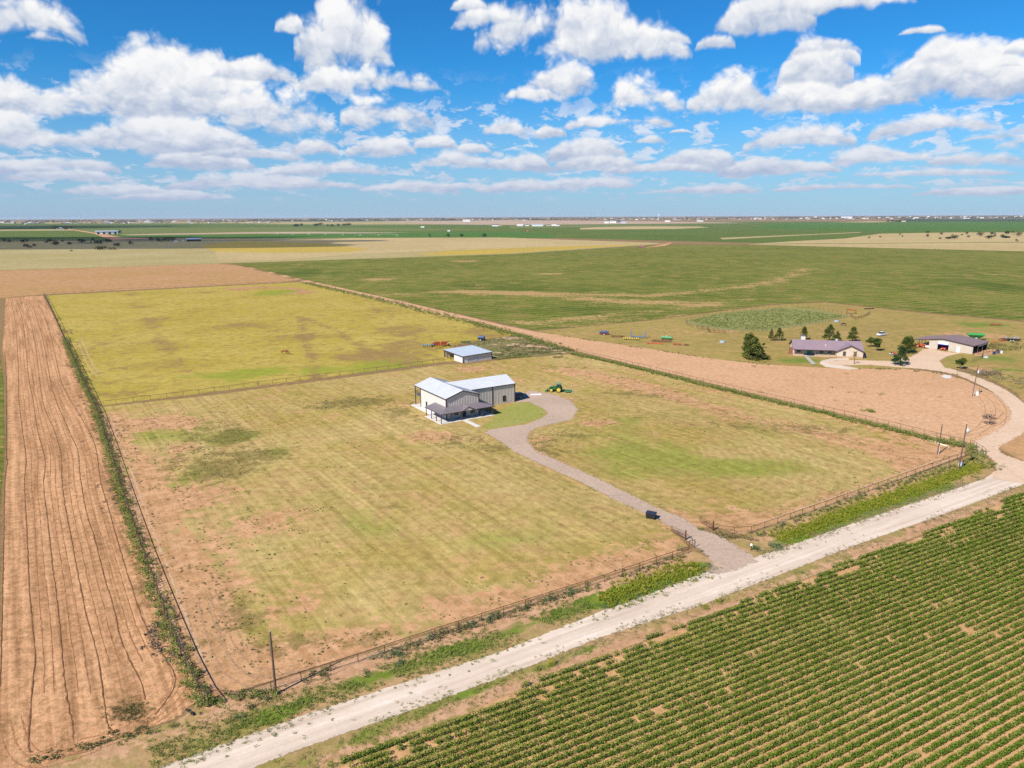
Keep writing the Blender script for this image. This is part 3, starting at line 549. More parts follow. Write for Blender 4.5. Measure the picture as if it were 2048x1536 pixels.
for q in FUR2: ridge('furrow_mark',Gs(q),.14,.025,M_fur2,jit=.5)
M_trk=mat('pressed soil',(.40,.235,.13),1.,0,.25,1.5,spec=.05); M_trk2=mat('pale pressed soil',(.50,.33,.20),1.,0,.2,1.5,spec=.05)
def tracks(pix,gap,m_,z0,n=2,w=.28):
    P=smooth(Gs(pix),5); T=np.gradient(P,axis=0); T/=np.hypot(T[:,0],T[:,1])[:,None]; N=np.c_[-T[:,1],T[:,0]]
    for k in range(n): ridge('tyre_track',[tuple(q) for q in (P+N*gap*(k-(n-1)/2))],w,.012,m_,z0,jit=.55)
tracks([(158,676),(170,706),(184,735),(200,752)],1.7,M_trk2,.028)
tracks([(395,1195),(408,1255),(428,1310),(455,1352),(505,1374),(580,1362),(680,1325)],1.6,M_trk,.024,3,.3)
tracks([(420,1180),(440,1250),(468,1310),(520,1345),(600,1335)],1.3,M_trk,.024,2,.25)
tracks([(345,1300),(362,1335),(368,1362),(352,1395),(315,1428),(262,1462)],.8,M_fur2,.026,4,.16)
tracks([(20,1440),(35,1490),(70,1520),(130,1512),(200,1488)],1.0,M_fur2,.026,3,.16)
tracks([(262,1462),(205,1482),(140,1498),(60,1525)],1.1,M_fur2,.026,3,.16)
tracks([(1340,745),(1560,800),(1760,845),(1900,872),(1985,850),(2015,825)],1.6,M_trk,.038,2,.25)
tracks([(1960,880),(1995,850),(2000,815),(1975,790),(1920,768),(1850,752)],2.4,M_trk,.038,4,.22)
tracks([(1520,1052),(1640,1010),(1780,960),(1900,915),(1925,902),(1880,890)],1.6,M_trk2,.024,2,.3)
tracks([(215,835),(255,945),(300,1070),(350,1210),(395,1330)],1.6,M_trk2,.024,2,.3)
tracks([(1135,925),(1075,905),(1062,880),(1068,862)],.01,M_trk,.05,1,.3)
# ------------------------------------------------------------------ clouds overhead, left of the picture, that shade the far fields
def cloudmat():
    if 'cloud' in MATS: return MATS['cloud']
    m_=bpy.data.materials.new('cloud vapour'); m_.use_nodes=True; t=NT(m_.node_tree); t.n.clear(); d=t.new('ShaderNodeBsdfDiffuse'); d.inputs[0].default_value=(.9,.9,.92,1); tr=t.new('ShaderNodeBsdfTransparent'); mx=t.new('ShaderNodeMixShader'); mx.inputs[0].default_value=.58
    t.l.new(d.outputs[0],mx.inputs[1]); t.l.new(tr.outputs[0],mx.inputs[2]); o=t.new('ShaderNodeOutputMaterial'); t.l.new(mx.outputs[0],o.inputs[0]); MATS['cloud']=m_; return m_
def cloudmesh(cx,cy_,cz,rx,ry,rz_,seed):
    n,mm=48,24; v=[];f=[]; rg=np.random.default_rng(seed); ks=[(rg.normal(size=3)*q,rg.random()*6,1/q**.9) for q in (2,2,3,4,5,7,9,13)]
    for j in range(mm+1):
        th=math.pi*j/mm
        for i in range(n):
            ph=2*math.pi*i/n; d=np.array((math.sin(th)*math.cos(ph),math.sin(th)*math.sin(ph),math.cos(th)))
            r=1+.45*sum(w*math.sin(k@d+p) for k,p,w in ks)
            zz=d[2]*r*rz_; v.append((cx+d[0]*r*rx,cy_+d[1]*r*ry,cz+(zz if zz>0 else zz*.25)))
    for j in range(mm):
        for i in range(n): f.append((j*n+i,(j+1)*n+i,(j+1)*n+(i+1)%n,j*n+(i+1)%n))
    me=bpy.data.meshes.new('cloud'); me.from_pydata(v,[],f); me.materials.append(cloudmat()); 
    for p in me.polygons: p.use_smooth=True
    o=bpy.data.objects.new('cloud',me); C.objects.link(o); tag(o,kind='structure')
OFF=(1500/math.tan(rad(SUN_EL))*math.cos(rad(45.9)),1500/math.tan(rad(SUN_EL))*math.sin(rad(45.9)))
for k,(sx,sy,rx,ry) in enumerate([(-1350,1640,760,340),(-3300,3900,1500,800)]): cloudmesh(sx-OFF[0],sy-OFF[1],1500,rx,ry,260,k+3)
# ------------------------------------------------------------------ haze
def haze():
    v=[(x,y,z_) for x in(-31000,31000) for y in(-31000,31000) for z_ in(-1,74)]
    f=[(0,1,3,2),(4,6,7,5),(0,4,5,1),(2,3,7,6),(0,2,6,4),(1,5,7,3)]
    me=bpy.data.meshes.new('haze'); me.from_pydata(v,[],f); m_=bpy.data.materials.new('haze'); m_.use_nodes=True; t=NT(m_.node_tree); t.n.clear()
    p=t.new('ShaderNodeVolumePrincipled'); p.inputs['Color'].default_value=(.72,.84,1,1); p.inputs['Density'].default_value=HAZE; p.inputs['Anisotropy'].default_value=.0
    o_=t.new('ShaderNodeOutputMaterial'); t.l.new(p.outputs[0],o_.inputs['Volume']); me.materials.append(m_)
    o=bpy.data.objects.new('haze',me); C.objects.link(o); tag(o,'pale blue air haze over the whole plain',kind='stuff')
HAZE=2.4e-5
haze()
# ------------------------------------------------------------------ mesh builder
class MB:
    def __init__(s): s.v=[]; s.f=[]
    def add(s,V,Fc):
        n=len(s.v); s.v+=[tuple(q) for q in V]; s.f+=[tuple(n+i for i in f) for f in Fc]; return s
    def box(s,x0,x1,y0,y1,z0,z1):
        V=[(x,y,z_) for x in(x0,x1) for y in(y0,y1) for z_ in(z0,z1)]
        return s.add(V,[(0,1,3,2),(4,6,7,5),(0,4,5,1),(2,3,7,6),(0,2,6,4),(1,5,7,3)])
    def obox(s,c,sx,sy,sz,rz=0,rx=0,ry=0):
        M=Matrix.Rotation(rz,3,'Z')@Matrix.Rotation(ry,3,'Y')@Matrix.Rotation(rx,3,'X'); V=[Vector(c)+M@Vector((x*sx/2,y*sy/2,z_*sz/2)) for x in(-1,1) for y in(-1,1) for z_ in(-1,1)]
        return s.add(V,[(0,1,3,2),(4,6,7,5),(0,4,5,1),(2,3,7,6),(0,2,6,4),(1,5,7,3)])
    def slab(s,P,t):
        "planar polygon P (3d, counter-clockwise from above) thickened downwards by t"
        n=len(P); V=[tuple(p) for p in P]+[(p[0],p[1],p[2]-t) for p in P]
        return s.add(V,[tuple(range(n)),tuple(range(2*n-1,n-1,-1))]+[(i,i+n,(i+1)%n+n,(i+1)%n) for i in range(n)])
    def ext(s,P,d):
        "polygon P extruded along the vector d"
        n=len(P); V=[tuple(p) for p in P]+[tuple(Vector(p)+Vector(d)) for p in P]
        return s.add(V,[tuple(range(n))[::-1],tuple(range(n,2*n))]+[(i,(i+1)%n,(i+1)%n+n,i+n) for i in range(n)])
    def tube(s,a,b,r0,r1=None,n=8,caps=True):
        r1=r0 if r1 is None else r1; a=Vector(a); b=Vector(b); d=(b-a).normalized(); u=d.orthogonal().normalized(); w=d.cross(u); V=[]
        for c_,r in((a,r0),(b,r1)):
            for i in range(n): t=2*math.pi*i/n; V.append(c_+u*(r*math.cos(t))+w*(r*math.sin(t)))
        Fc=[(i,(i+1)%n,(i+1)%n+n,i+n) for i in range(n)]
        if caps: Fc+=[tuple(range(n))[::-1],tuple(range(n,2*n))]
        return s.add(V,Fc)
    def path(s,P,R,n=7):
        for a,b,ra,rb in zip(P,P[1:],R,R[1:]): s.tube(a,b,ra,rb,n)
        return s
    def ell(s,c,rx,ry,rz_,nu=14,nv=8,e=1.0):
        V=[];Fc=[]
        sg=lambda x:math.copysign(abs(x)**e,x)
        for j in range(nv+1):
            th=math.pi*j/nv
            for i in range(nu):
                ph=2*math.pi*i/nu; V.append((c[0]+rx*sg(math.sin(th))*sg(math.cos(ph)),c[1]+ry*sg(math.sin(th))*sg(math.sin(ph)),c[2]+rz_*sg(math.cos(th))))
        for j in range(nv):
            for i in range(nu): Fc.append((j*nu+i,(j+1)*nu+i,(j+1)*nu+(i+1)%nu,j*nu+(i+1)%nu))
        return s.add(V,Fc)
    def build(s,name,m_,parent=None,smooth=False,label=None,bevel=0,kind=None):
        me=bpy.data.meshes.new(name); me.from_pydata(s.v,[],s.f); me.update()
        if m_: me.materials.append(m_)
        if smooth:
            for p in me.polygons: p.use_smooth=True
        o=bpy.data.objects.new(name,me); C.objects.link(o)
        if parent is not None: o.parent=parent
        if label: o['label']=label
        if kind: o['kind']=kind
        if bevel:
            md=o.modifiers.new('bevel','BEVEL'); md.width=bevel; md.segments=2; md.limit_method='ANGLE'
        return o
def copy_tree(o,parent=None):
    c_=o.copy(); C.objects.link(c_)
    if parent is not None: c_.parent=parent
    for ch in list(o.children): copy_tree(ch,c_)
    return c_
# ------------------------------------------------------------------ foliage
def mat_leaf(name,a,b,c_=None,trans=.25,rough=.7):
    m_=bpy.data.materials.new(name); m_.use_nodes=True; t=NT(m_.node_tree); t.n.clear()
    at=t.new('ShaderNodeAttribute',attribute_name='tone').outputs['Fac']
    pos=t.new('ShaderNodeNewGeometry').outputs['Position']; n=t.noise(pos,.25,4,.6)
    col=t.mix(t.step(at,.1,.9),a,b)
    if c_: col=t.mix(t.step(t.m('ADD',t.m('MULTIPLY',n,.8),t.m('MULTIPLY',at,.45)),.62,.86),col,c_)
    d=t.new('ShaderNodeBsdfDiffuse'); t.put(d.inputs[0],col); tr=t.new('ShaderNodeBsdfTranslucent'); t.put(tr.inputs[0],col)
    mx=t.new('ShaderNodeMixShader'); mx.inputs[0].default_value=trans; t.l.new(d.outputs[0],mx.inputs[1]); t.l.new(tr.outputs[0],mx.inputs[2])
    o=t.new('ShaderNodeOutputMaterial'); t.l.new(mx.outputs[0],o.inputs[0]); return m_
def leaves(name,P,S,m_,tone=None,parent=None,up=.35,asp=.55,kind=None,label=None,T=None,blade=False):
    if blade: T=RNG.normal(size=(len(P),3))*.45; T[:,2]+=1.; up=0; asp=.28
    "one rhombic leaf per point P(n,3), length S(n); up biases the normals skywards"
    n=len(P); S=np.broadcast_to(S,(n,)); N=RNG.normal(size=(n,3)); N[:,2]=np.abs(N[:,2])+up*2; N/=np.linalg.norm(N,axis=1)[:,None]
    A=RNG.normal(size=(n,3)) if T is None else T; U=A-(A*N).sum(1)[:,None]*N; U/=np.maximum(np.linalg.norm(U,axis=1),1e-6)[:,None]; Wv=np.cross(N,U)
    V=np.empty((n,4,3),np.float32); h=S[:,None]*.5
    V[:,0]=P-U*h; V[:,1]=P+Wv*h*asp; V[:,2]=P+U*h; V[:,3]=P-Wv*h*asp
    me=bpy.data.meshes.new(name); me.vertices.add(4*n); me.vertices.foreach_set('co',V.ravel()); me.loops.add(4*n); me.loops.foreach_set('vertex_index',np.arange(4*n,dtype=np.int32))
    me.polygons.add(n); me.polygons.foreach_set('loop_start',np.arange(0,4*n,4,dtype=np.int32))
    me.update(calc_edges=True)
    if tone is None: tone=RNG.random(n)
    at=me.attributes.new('tone','FLOAT','FACE'); at.data.foreach_set('value',np.asarray(tone,np.float32))
    me.materials.append(m_); o=bpy.data.objects.new(name,me); C.objects.link(o)
    if parent is not None: o.parent=parent
    if kind: o['kind']=kind
    if label: o['label']=label
    return o
def vnoise(x,y,sc,seed=0):
    rg=np.random.default_rng(seed); v=0
    for k in range(6):
        a=rg.random()*6.283; f=sc*(1.6**k)*(.7+.6*rg.random()); v=v+np.sin((x*math.cos(a)+y*math.sin(a))*f*6.283+rg.random()*6.28+1.5*np.sin((x*math.sin(a)-y*math.cos(a))*f*3.1))/(1.25**k)
    return v/3.2
def clumps(C3,R,Hh,n,shell=.55):
    "n points in each clump: centre C3(k,3) on the ground, radius R(k), height Hh(k)"
    k=len(C3); d=RNG.normal(size=(k,n,3)); d/=np.linalg.norm(d,axis=2)[:,:,None]; r=shell+(1-shell)*RNG.random((k,n,1)); d=d*r
    P=np.empty((k,n,3)); P[:,:,0]=C3[:,None,0]+d[:,:,0]*R[:,None]; P[:,:,1]=C3[:,None,1]+d[:,:,1]*R[:,None]; P[:,:,2]=C3[:,None,2]+Hh[:,None]*(.5+.5*d[:,:,2])
    return P.reshape(-1,3)
LF_cot=mat_leaf('cotton leaves',(.085,.155,.016),(.25,.325,.042),(.42,.41,.11),.32)
LF_weed=mat_leaf('weed leaves',(.11,.165,.035),(.235,.285,.065),(.31,.30,.10),.3)
LF_dark=mat_leaf('dark weed leaves',(.07,.10,.035),(.13,.155,.055),(.22,.18,.08),.25)
LF_grey=mat_leaf('grey weed leaves',(.16,.165,.09),(.27,.26,.15),(.34,.28,.17),.25)
LF_lime=mat_leaf('sunflower weed leaves',(.15,.20,.02),(.31,.34,.035),(.40,.37,.06),.35)
LF_teal=mat_leaf('blue green leaves',(.07,.13,.06),(.14,.20,.09),None,.25)
LF_straw=mat_leaf('dry grass blades',(.30,.23,.09),(.42,.34,.15),(.24,.24,.07),.2)
LF_con=mat_leaf('conifer needles',(.04,.07,.012),(.125,.145,.03),(.19,.19,.05),.2)
LF_con2=mat_leaf('spruce needles',(.025,.06,.02),(.08,.13,.04),None,.2)
LF_tree=mat_leaf('tree leaves',(.05,.09,.018),(.14,.18,.04),None,.25)
LF_dry=mat_leaf('dry brush twigs',(.12,.085,.06),(.24,.19,.14),None,.1)
M_bark=mat('bark',(.16,.11,.08),.95,0,.2,4)
# ---- cotton rows
def cotton():
    a=rad(27.6); d=np.array((math.cos(a),math.sin(a))); n=np.array((-d[1],d[0]))
    edge=np.array(Gs([(658,1536),(864,1457),(981,1401),(1098,1354),(1200,1316),(1371,1250),(1542,1182),(1700,1124),(1821,1080),(1955,1024),(2048,986),(2300,888)]))
    poly=[tuple(p) for p in edge]+[(260,200),(190,30),(-40,30),tuple(G(500,1640))]
    pts=[]
    o=np.array(G(1400,1300)); 
    for k in range(-90,75):
        s=np.arange(-170,230,.25)+RNG.random()*.2; X=o+n*k*.97+np.outer(s,d); X+=RNG.normal(size=X.shape)*.035; pts.append(np.c_[X,np.full(len(s),k),s])
    P=np.vstack(pts); XY=P[:,:2]
    # keep a margin round the view
    f=XY[:,1]*math.cos(PITCH)+H*math.sin(PITCH); v=(XY[:,1]*math.sin(PITCH)-H*math.cos(PITCH))/f; u=XY[:,0]/f
    ok=inside(XY,poly)&(XY[:,1]>45)&(u<.86)&(u>-.5)&(v>-.66); P=P[ok]; XY=XY[ok]
    de=seg_dist(XY,edge)
    gap=vnoise(P[:,3+0]*.0+XY[:,0],XY[:,1],.06,3)*.45+.9*np.sin(P[:,3]*.11+P[:,2]*2.7)*np.sin(P[:,3]*.043+P[:,2]*5.1)
    g2=vnoise(P[:,3],P[:,2]*37.7,.10,9)
    keep=(g2+gap*.5>-1.05+np.where(de<4,1.15-(de/4)*1.1,0))&(RNG.random(len(P))>.06)
    hole=np.exp(-((XY[:,0]-G(1937,1265)[0])**2+(XY[:,1]-G(1937,1265)[1])**2)/1.6)>.5
    P=P[keep&~hole]; XY=P[:,:2]; k=len(P); print('cotton plants',k)
    dist=XY[:,1]
    out=[];sz=[];tn=[]
    patch=vnoise(XY[:,0],XY[:,1],.012,5)
    dark=vnoise(P[:,3]*.35,P[:,2]*9.1,.05,12)
    for lo,hi,nl,ls in((0,90,44,.15),(90,115,28,.19),(115,400,17,.25)):
        q=(dist>=lo)&(dist<hi); c3=np.c_[XY[q],np.full(q.sum(),.1)]; kk=len(c3)
        R=.24+.09*RNG.random(kk)+.03*patch[q]; Hh=.50+.24*RNG.random(kk)+.05*patch[q]
        pp=clumps(c3,R,Hh,nl,.7); out.append(pp); sz.append(ls*(.7+.6*RNG.random(len(pp))))
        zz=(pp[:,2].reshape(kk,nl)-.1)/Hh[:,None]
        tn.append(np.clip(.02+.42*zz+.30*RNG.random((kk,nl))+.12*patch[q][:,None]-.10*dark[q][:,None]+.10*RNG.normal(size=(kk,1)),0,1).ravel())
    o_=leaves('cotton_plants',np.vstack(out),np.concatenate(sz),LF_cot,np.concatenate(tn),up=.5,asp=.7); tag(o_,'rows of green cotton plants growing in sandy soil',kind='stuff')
cotton()
# ---- weed strips
def strip_points(pix,width,gap,world=False,jit=1.):
    P=np.array(pix if world else Gs(pix)); out=[]
    for a,b in zip(P,P[1:]):
        L=np.hypot(*(b-a)); k=max(1,int(L/gap)); t_=(np.arange(k)+RNG.random(k))/k; d=(b-a)/L; nn=np.array((-d[1],d[0]))
        out.append(a+np.outer(t_*L,d)+np.outer(RNG.normal(size=k)*width*.5*jit,nn))
    return np.vstack(out)
def weeds(name,label,XY,r,h,m_,n=40,leaf=.2,thin=.0,seed=1,keep=None,up=.3,var=.4,blade=False):
    if keep is not None: XY=XY[vnoise(XY[:,0],XY[:,1],keep[0],seed)>keep[1]]
    k=len(XY); c3=np.c_[XY,np.zeros(k)+.03]; R=r*(1-var+2*var*RNG.random(k)); Hh=h*(1-var+2*var*RNG.random(k))
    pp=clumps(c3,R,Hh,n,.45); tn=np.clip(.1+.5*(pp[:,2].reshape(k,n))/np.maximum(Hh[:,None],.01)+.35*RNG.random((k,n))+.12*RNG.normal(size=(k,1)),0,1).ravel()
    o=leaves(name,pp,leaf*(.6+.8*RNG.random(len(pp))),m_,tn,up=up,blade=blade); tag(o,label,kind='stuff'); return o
LFENCE=[(88,590),(109,632),(130,680),(152,730),(175,780),(196,828),(218,893),(240,965),(262,1035),(285,1105),(312,1180),(340,1255),(368,1325),(398,1388),(418,1415)]
LF2=[(x-5-(y-590)/60,y) for x,y in LFENCE]
weeds('fence_weeds','green weeds grown thick along the left boundary fence',strip_points([(x-1-(y-590)/90,y) for x,y in LFENCE[2:]],1.25,.26),.48,.95,LF_weed,34,.22)
weeds('fence_weeds','dark low weeds on the right side of the left fence',strip_points([(x+4+(y-590)/110,y+4) for x,y in LFENCE[1:]],1.6,.6),.45,.55,LF_dark,24,.2,keep=(.04,-.1),seed=4)
weeds('brush_litter','grey dry brush lying in the ploughed field near the left fence',strip_points([(128,650),(150,720),(165,770),(180,830),(215,875),(236,930),(230,985),(262,1050)],3.4,.30),.5,.20,LF_dry,14,.26,keep=(.035,-.02),seed=6,up=0)
weeds('fence_weeds','tumbleweed tangle at the lower end of the left fence',strip_points([(300,1230),(325,1290),(350,1320)],1.8,.25),.7,.25,LF_dry,16,.3,keep=(.05,-.2),up=0)
weeds('fence_weeds','weeds at the front left fence corner',strip_points([(395,1400),(425,1412),(470,1400),(520,1385),(560,1392)],1.4,.28),.5,.65,LF_weed,36,.22)
RF=[(1140,706),(1200,718),(1300,741.5),(1400,766),(1500,790),(1600,813),(1700,836),(1800,860),(1880,880),(1925,890)]
weeds('hedge_weeds','dark green tall weeds growing along the right pasture fence',strip_points([(x,y+2.5+(x-1140)*.004) for x,y in RF],1.5,.18),.60,1.05,LF_weed,34,.26)
weeds('hedge_weeds','green weeds around the right fence corner',strip_points([(1880,879),(1925,887),(1942,899),(1960,918),(1972,938)],2.4,.16),.6,.75,LF_weed,34,.22,keep=(.05,-.55))
weeds('hedge_weeds','dark weeds along the lane beside the animal pens',strip_points([(940,645),(1000,661),(1060,678),(1100,692),(1140,703)],4,.14),.6,.7,LF_weed,26,.3)
weeds('hedge_weeds','low weeds between the yellow pasture and the lane',strip_points([(610,566),(760,600),(850,622),(940,645)],5,.30),.8,.6,LF_weed,14,.45)
weeds('pen_weeds','dark green weeds in the animal pens',np.array(Gs([(x,y) for x,y in zip(RNG.uniform(990,1125,900),RNG.uniform(686,716,900)) if (y-716)>-(1135-x)*.45+0 or True])),.6,.32,LF_dark,14,.3,keep=(.05,.15),seed=8)
weeds('pen_weeds','green weeds at the foot of the barn right wall',strip_points([(990,720),(1010,716),(1060,712)],2,.3),.6,.4,LF_weed,22,.3)
# front verge
weeds('verge_grass','tall bright yellow green sunflower weeds in the ditch right of the driveway',strip_points([(1555,1080),(1600,1064),(1660,1042),(1720,1018),(1800,990),(1880,962),(1960,930)],2.1,.03),.32,.42,LF_lime,22,.25,blade=True,var=.7)
weeds('verge_grass','tall bright green weeds in the ditch left of the driveway',strip_points([(1195,1203),(1260,1180),(1330,1155),(1395,1133)],3.0,.035),.34,.42,LF_lime,18,.32,keep=(.05,-.35),blade=True,var=.6)
weeds('verge_grass','low green grass between the road and the sandy strip',strip_points([(300,1520),(420,1476),(560,1424),(700,1370),(860,1320),(1000,1270),(1180,1207)],3.4,.03),.30,.26,LF_weed,16,.20,blade=True,keep=(.03,-.45),seed=11)
weeds('verge_grass','green grass fringe along the upper road edge by the driveway',strip_points([(1200,1218),(1298,1184),(1400,1146),(1425,1130)],1.6,.06),.3,.25,LF_teal,16,.15,blade=True)
weeds('verge_grass','grass fringe along the upper road edge near the bend',strip_points([(1520,1112),(1640,1070),(1760,1026),(1880,986),(1960,955)],1.6,.07),.3,.24,LF_grey,16,.16,blade=True,keep=(.05,-.3))
weeds('verge_grass','low green grass on the lower road verge',strip_points([(560,1545),(700,1484),(860,1418),(1000,1366),(1100,1325)],2.2,.055),.28,.22,LF_weed,15,.15,blade=True,keep=(.04,-.25),seed=15)
weeds('verge_grass','sparse dry grass on the lower road verge',strip_points([(1100,1322),(1250,1262),(1400,1212),(1560,1160),(1700,1103),(1850,1050),(2048,975)],1.8,.10),.26,.2,LF_grey,14,.16,blade=True,keep=(.05,-.1),seed=16)
weeds('verge_weeds','dark weeds tucked under the front pipe fence left of the driveway',strip_points([(480,1395),(560,1378),(640,1350),(740,1320),(860,1280),(980,1240),(1100,1200),(1250,1152),(1370,1113)],1.1,.30),.42,.42,LF_dark,30,.18,keep=(.06,-.15),seed=21)
weeds('verge_weeds','dark weeds tucked under the front pipe fence right of the driveway',strip_points([(1430,1070),(1490,1078),(1560,1052),(1640,1024),(1720,994),(1800,967),(1900,935),(1950,915)],1.3,.26),.42,.40,LF_dark,28,.18,keep=(.06,-.35),seed=22)
weeds('verge_weeds','olive weeds along the bottom edge of the ploughed field',strip_points([(60,1530),(120,1508),(200,1488),(280,1462),(330,1445),(400,1415)],1.2,.2),.4,.25,LF_dark,24,.18,keep=(.06,-.2),seed=23)
weeds('field_weeds','olive weeds in the ploughed field near the road',np.array(Gs(list(zip(262+RNG.normal(size=170)*26,1424+RNG.normal(size=170)*11)))),.32,.13,LF_dark,14,.17,blade=True)
# small tufts scattered in the pastures
def tufts():
    n=230000; px=RNG.uniform(150,2000,n); py=900/(RNG.random(n)*.9+.55)**1.15; 
    Y=RNG.uniform(70,260,n)**1.0; X=RNG.uniform(-150,150,n)
    P=np.c_[X,Y]; mp=Gs([(212,822),(640,768),(890,733),(1140,712),(1500,796),(1925,897),(1880,925),(1487,1068),(1425,1052),(1345,1058),(1378,1094),(1000,1216),(600,1340),(440,1390),(340,1160),(225,870)])
    P=P[inside(P,mp)]; bad=Gs(drive); P=P[~inside(P,bad)]
    hp=[tuple(G(*q)) for q in [(815,812),(843,812),(850,770),(1040,765),(1065,800),(1000,840),(965,860),(885,855)]]; P=P[~inside(P,hp)]
    v=blobs_val(P,MAIN_ITEMS); dens=-.24+.65*np.clip(v[:,2],0,1)+.32*np.clip(v[:,0],0,1)+.22*vnoise(P[:,0],P[:,1],.02,31)+.60*vnoise(P[:,0],P[:,1],.11,32)
    P=P[RNG.random(len(P))<dens*1.0]; k=len(P); print('tufts',k)
    c3=np.c_[P,np.full(k,.06)]; R=.07+.14*RNG.random(k)**2*1.6; pp=clumps(c3,R,R*.55,6,.3)
    o=leaves('grass_tufts',pp,np.repeat(R,6)*1.1,LF_grass,np.clip(np.repeat(RNG.random(k),6)*.8+.2*RNG.random(6*k),0,1),up=.3,asp=.6); tag(o,'small dull green and brown tufts scattered over the pasture',kind='stuff')
LF_grass=mat_leaf('tuft blades',(.19,.175,.075),(.34,.28,.13),(.24,.25,.09),.25)
tufts()
# ------------------------------------------------------------------ fences
M_rust=mat('rusty pipe',(.13,.05,.035),.75,.2,.25,3)
M_pipe=mat('dark pipe',(.075,.045,.04),.7,.2,.25,3)
M_wire=mat('fence wire',(.17,.13,.11),.7,.3,.1,3)
M_wood=mat('grey wood post',(.16,.12,.09),.95,0,.25,5)
def fence(name,label,pix,h,gap,m_=None,rails=(1.,),rr=.04,pr=.045,wires=(),group=None,world=False,cap=100,post_h=None,wr=.006):
    m_=m_ or M_pipe; P=np.array(pix if world else Gs(pix)); org=P[0]; e=empty(name,(org[0],org[1],0),0,label,'fence',group); P=P-org
    S=[0.]; 
    for a,b in zip(P,P[1:]): S.append(S[-1]+np.hypot(*(b-a)))
    S=np.array(S); n=max(1,int(S[-1]/gap)); s=np.linspace(0,S[-1],n+1); Q=np.c_[np.interp(s,S,P[:,0]),np.interp(s,S,P[:,1])]
    ph=post_h or h
    order=np.argsort(np.hypot(Q[:,0]+org[0],Q[:,1]+org[1])); ind=set(order[:cap].tolist()); rest=MB(); nr=0
    for i,q in enumerate(Q):
        t_=(rest if i not in ind else MB()).tube((q[0],q[1],-.05),(q[0],q[1],ph+.02),pr,pr,7)
        if i in ind: t_.build('post',m_,e)
        else: nr+=1
    if nr: rest.build('far_posts',m_,e,kind='stuff')
    for fr in rails:
        r=MB()
        for a,b in zip(Q,Q[1:]): r.tube((a[0],a[1],h*fr),(b[0],b[1],h*fr),rr,rr,6,False)
        r.build('rail',m_,e)
    if wires:
        w=MB()
        for fr in wires:
            for a,b in zip(Q,Q[1:]): w.tube((a[0],a[1],h*fr),(b[0],b[1],h*fr),wr,wr,3,False)
        w.build('wire',M_wire,e)
    return e
fence('pipe_fence','tall dark pipe fence running down the left side of both pastures',LFENCE,1.75,3.0,M_pipe,(1.,),.055,.055,(.2,.4,.6,.8))
fence('pipe_fence','rusty pipe and wire fence in front of the pasture, left of the driveway',[(423,1398),(482,1385+18),(540,1383),(605,1361),(680,1337),(800,1297),(1000,1231),(1200,1167),(1376,1107)],1.2,3.4,M_rust,(1.,),.045,.045,(.12,.3,.5,.7,.86))
fence('pipe_fence','rusty pipe and wire fence in front of the pasture, right of the driveway',[(1427,1061),(1457,1066),(1487,1071),(1560,1046),(1640,1018),(1760,975),(1860,938),(1945,908)],1.2,3.4,M_rust,(1.,),.045,.045,(.12,.3,.5,.7,.86))
fence('pipe_fence','short curved fence end at the right corner of the pasture',[(1945,908),(1975,914),(1968,905),(1955,897),(1940,889)],1.2,2.4,M_pipe,(1.,),.04,.045,(.3,.6))
fence('pipe_fence','dark pipe and wire fence between the yellow pasture and the house pasture',[(197,812),(280,802),(400,787),(520,771),(640,756),(760,741),(888,724)],1.3,4.5,M_pipe,(1.,),.05,.055,(.25,.5,.75))
fence('pipe_fence','dark fence along the weeds on the right side of the house pasture',[(x+2,y-1.5) for x,y in RF],1.35,3.0,M_pipe,(1.,),.045,.045,(.3,.6))
fence('wire_fence','wire fence with thin posts between the yellow pasture and the lane',[(607,565),(760,600),(860,625),(960,650),(1060,675),(1138,702)],1.3,5.0,M_pipe,(.95,),.02,.05,(.3,.6))
fence('wire_fence','dark fence across the far end of the yellow pasture',[(88,590),(250,580),(430,572),(560,566),(605,563)],1.3,6.0,M_pipe,(.9,),.04,.06)
# pens beside the barn
for k,(pp,lb) in enumerate([([(893,704),(915,699),(960,692),(1024,679)],'far'),([(985,718),(1040,711),(1090,708),(1138,703)],'near'),([(1024,679),(1064,690),(1138,703)],'lane side')]):
    fence('pen_fence','dark pipe pen fence with two rails, %s side of the pens by the barn'%lb,pp,1.4,3.0,M_pipe,(1.,.5),.035,.05)
for k,(a,b) in enumerate([((1000,700),(1100,697)),((1005,709),(1115,703))]):
    fence('pen_fence','%s inner divider of the pipe pens by the barn'%('upper','lower')[k],[a,b],1.3,3,M_pipe,(1.,.5),.035,.05)
fence('pen_fence','pipe pen fence along the row of implements behind the barn',[(880,699),(930,688),(1004,680)],1.3,3,M_pipe,(1.,.6),.03,.045)
# ranch fences
fence('corral_fence','dark post fence along the near side of the weedy arena',[(1393,655),(1430,660),(1460,666),(1500,666),(1560,657),(1620,649),(1700,634)],1.5,3.2,M_wood,(.9,),.03,.09,(.5,))
fence('corral_fence','thin post fence along the far side of the weedy arena',[(1372,642),(1440,626),(1560,613.5)],1.5,5,M_wood,(.9,),.03,.08)
fence('corral_fence','dark post fence on the upper right side of the arena',[(1560,613.5),(1592,612),(1640,619),(1702,632)],1.7,4,M_wood,(.9,),.03,.10)
fence('corral_fence','short fence at the left tip of the arena',[(1372,641),(1372,648),(1385,655)],1.4,3,M_wood,(.9,.5),.03,.08)
fence('corral_fence','small rusty corral panels left of the arena gate',[(1395,658),(1415,660),(1418,665),(1450,668)],1.6,2.4,M_rust,(.95,.6,.3),.05,.07)
fence('yard_fence','low wooden yard fence left of the purple roofed house',[(1519,703),(1546,702),(1573,702)],1.1,2.4,mat('tan fence wood',(.36,.25,.16),.9,0,.2,3),(.9,.45),.03,.05)
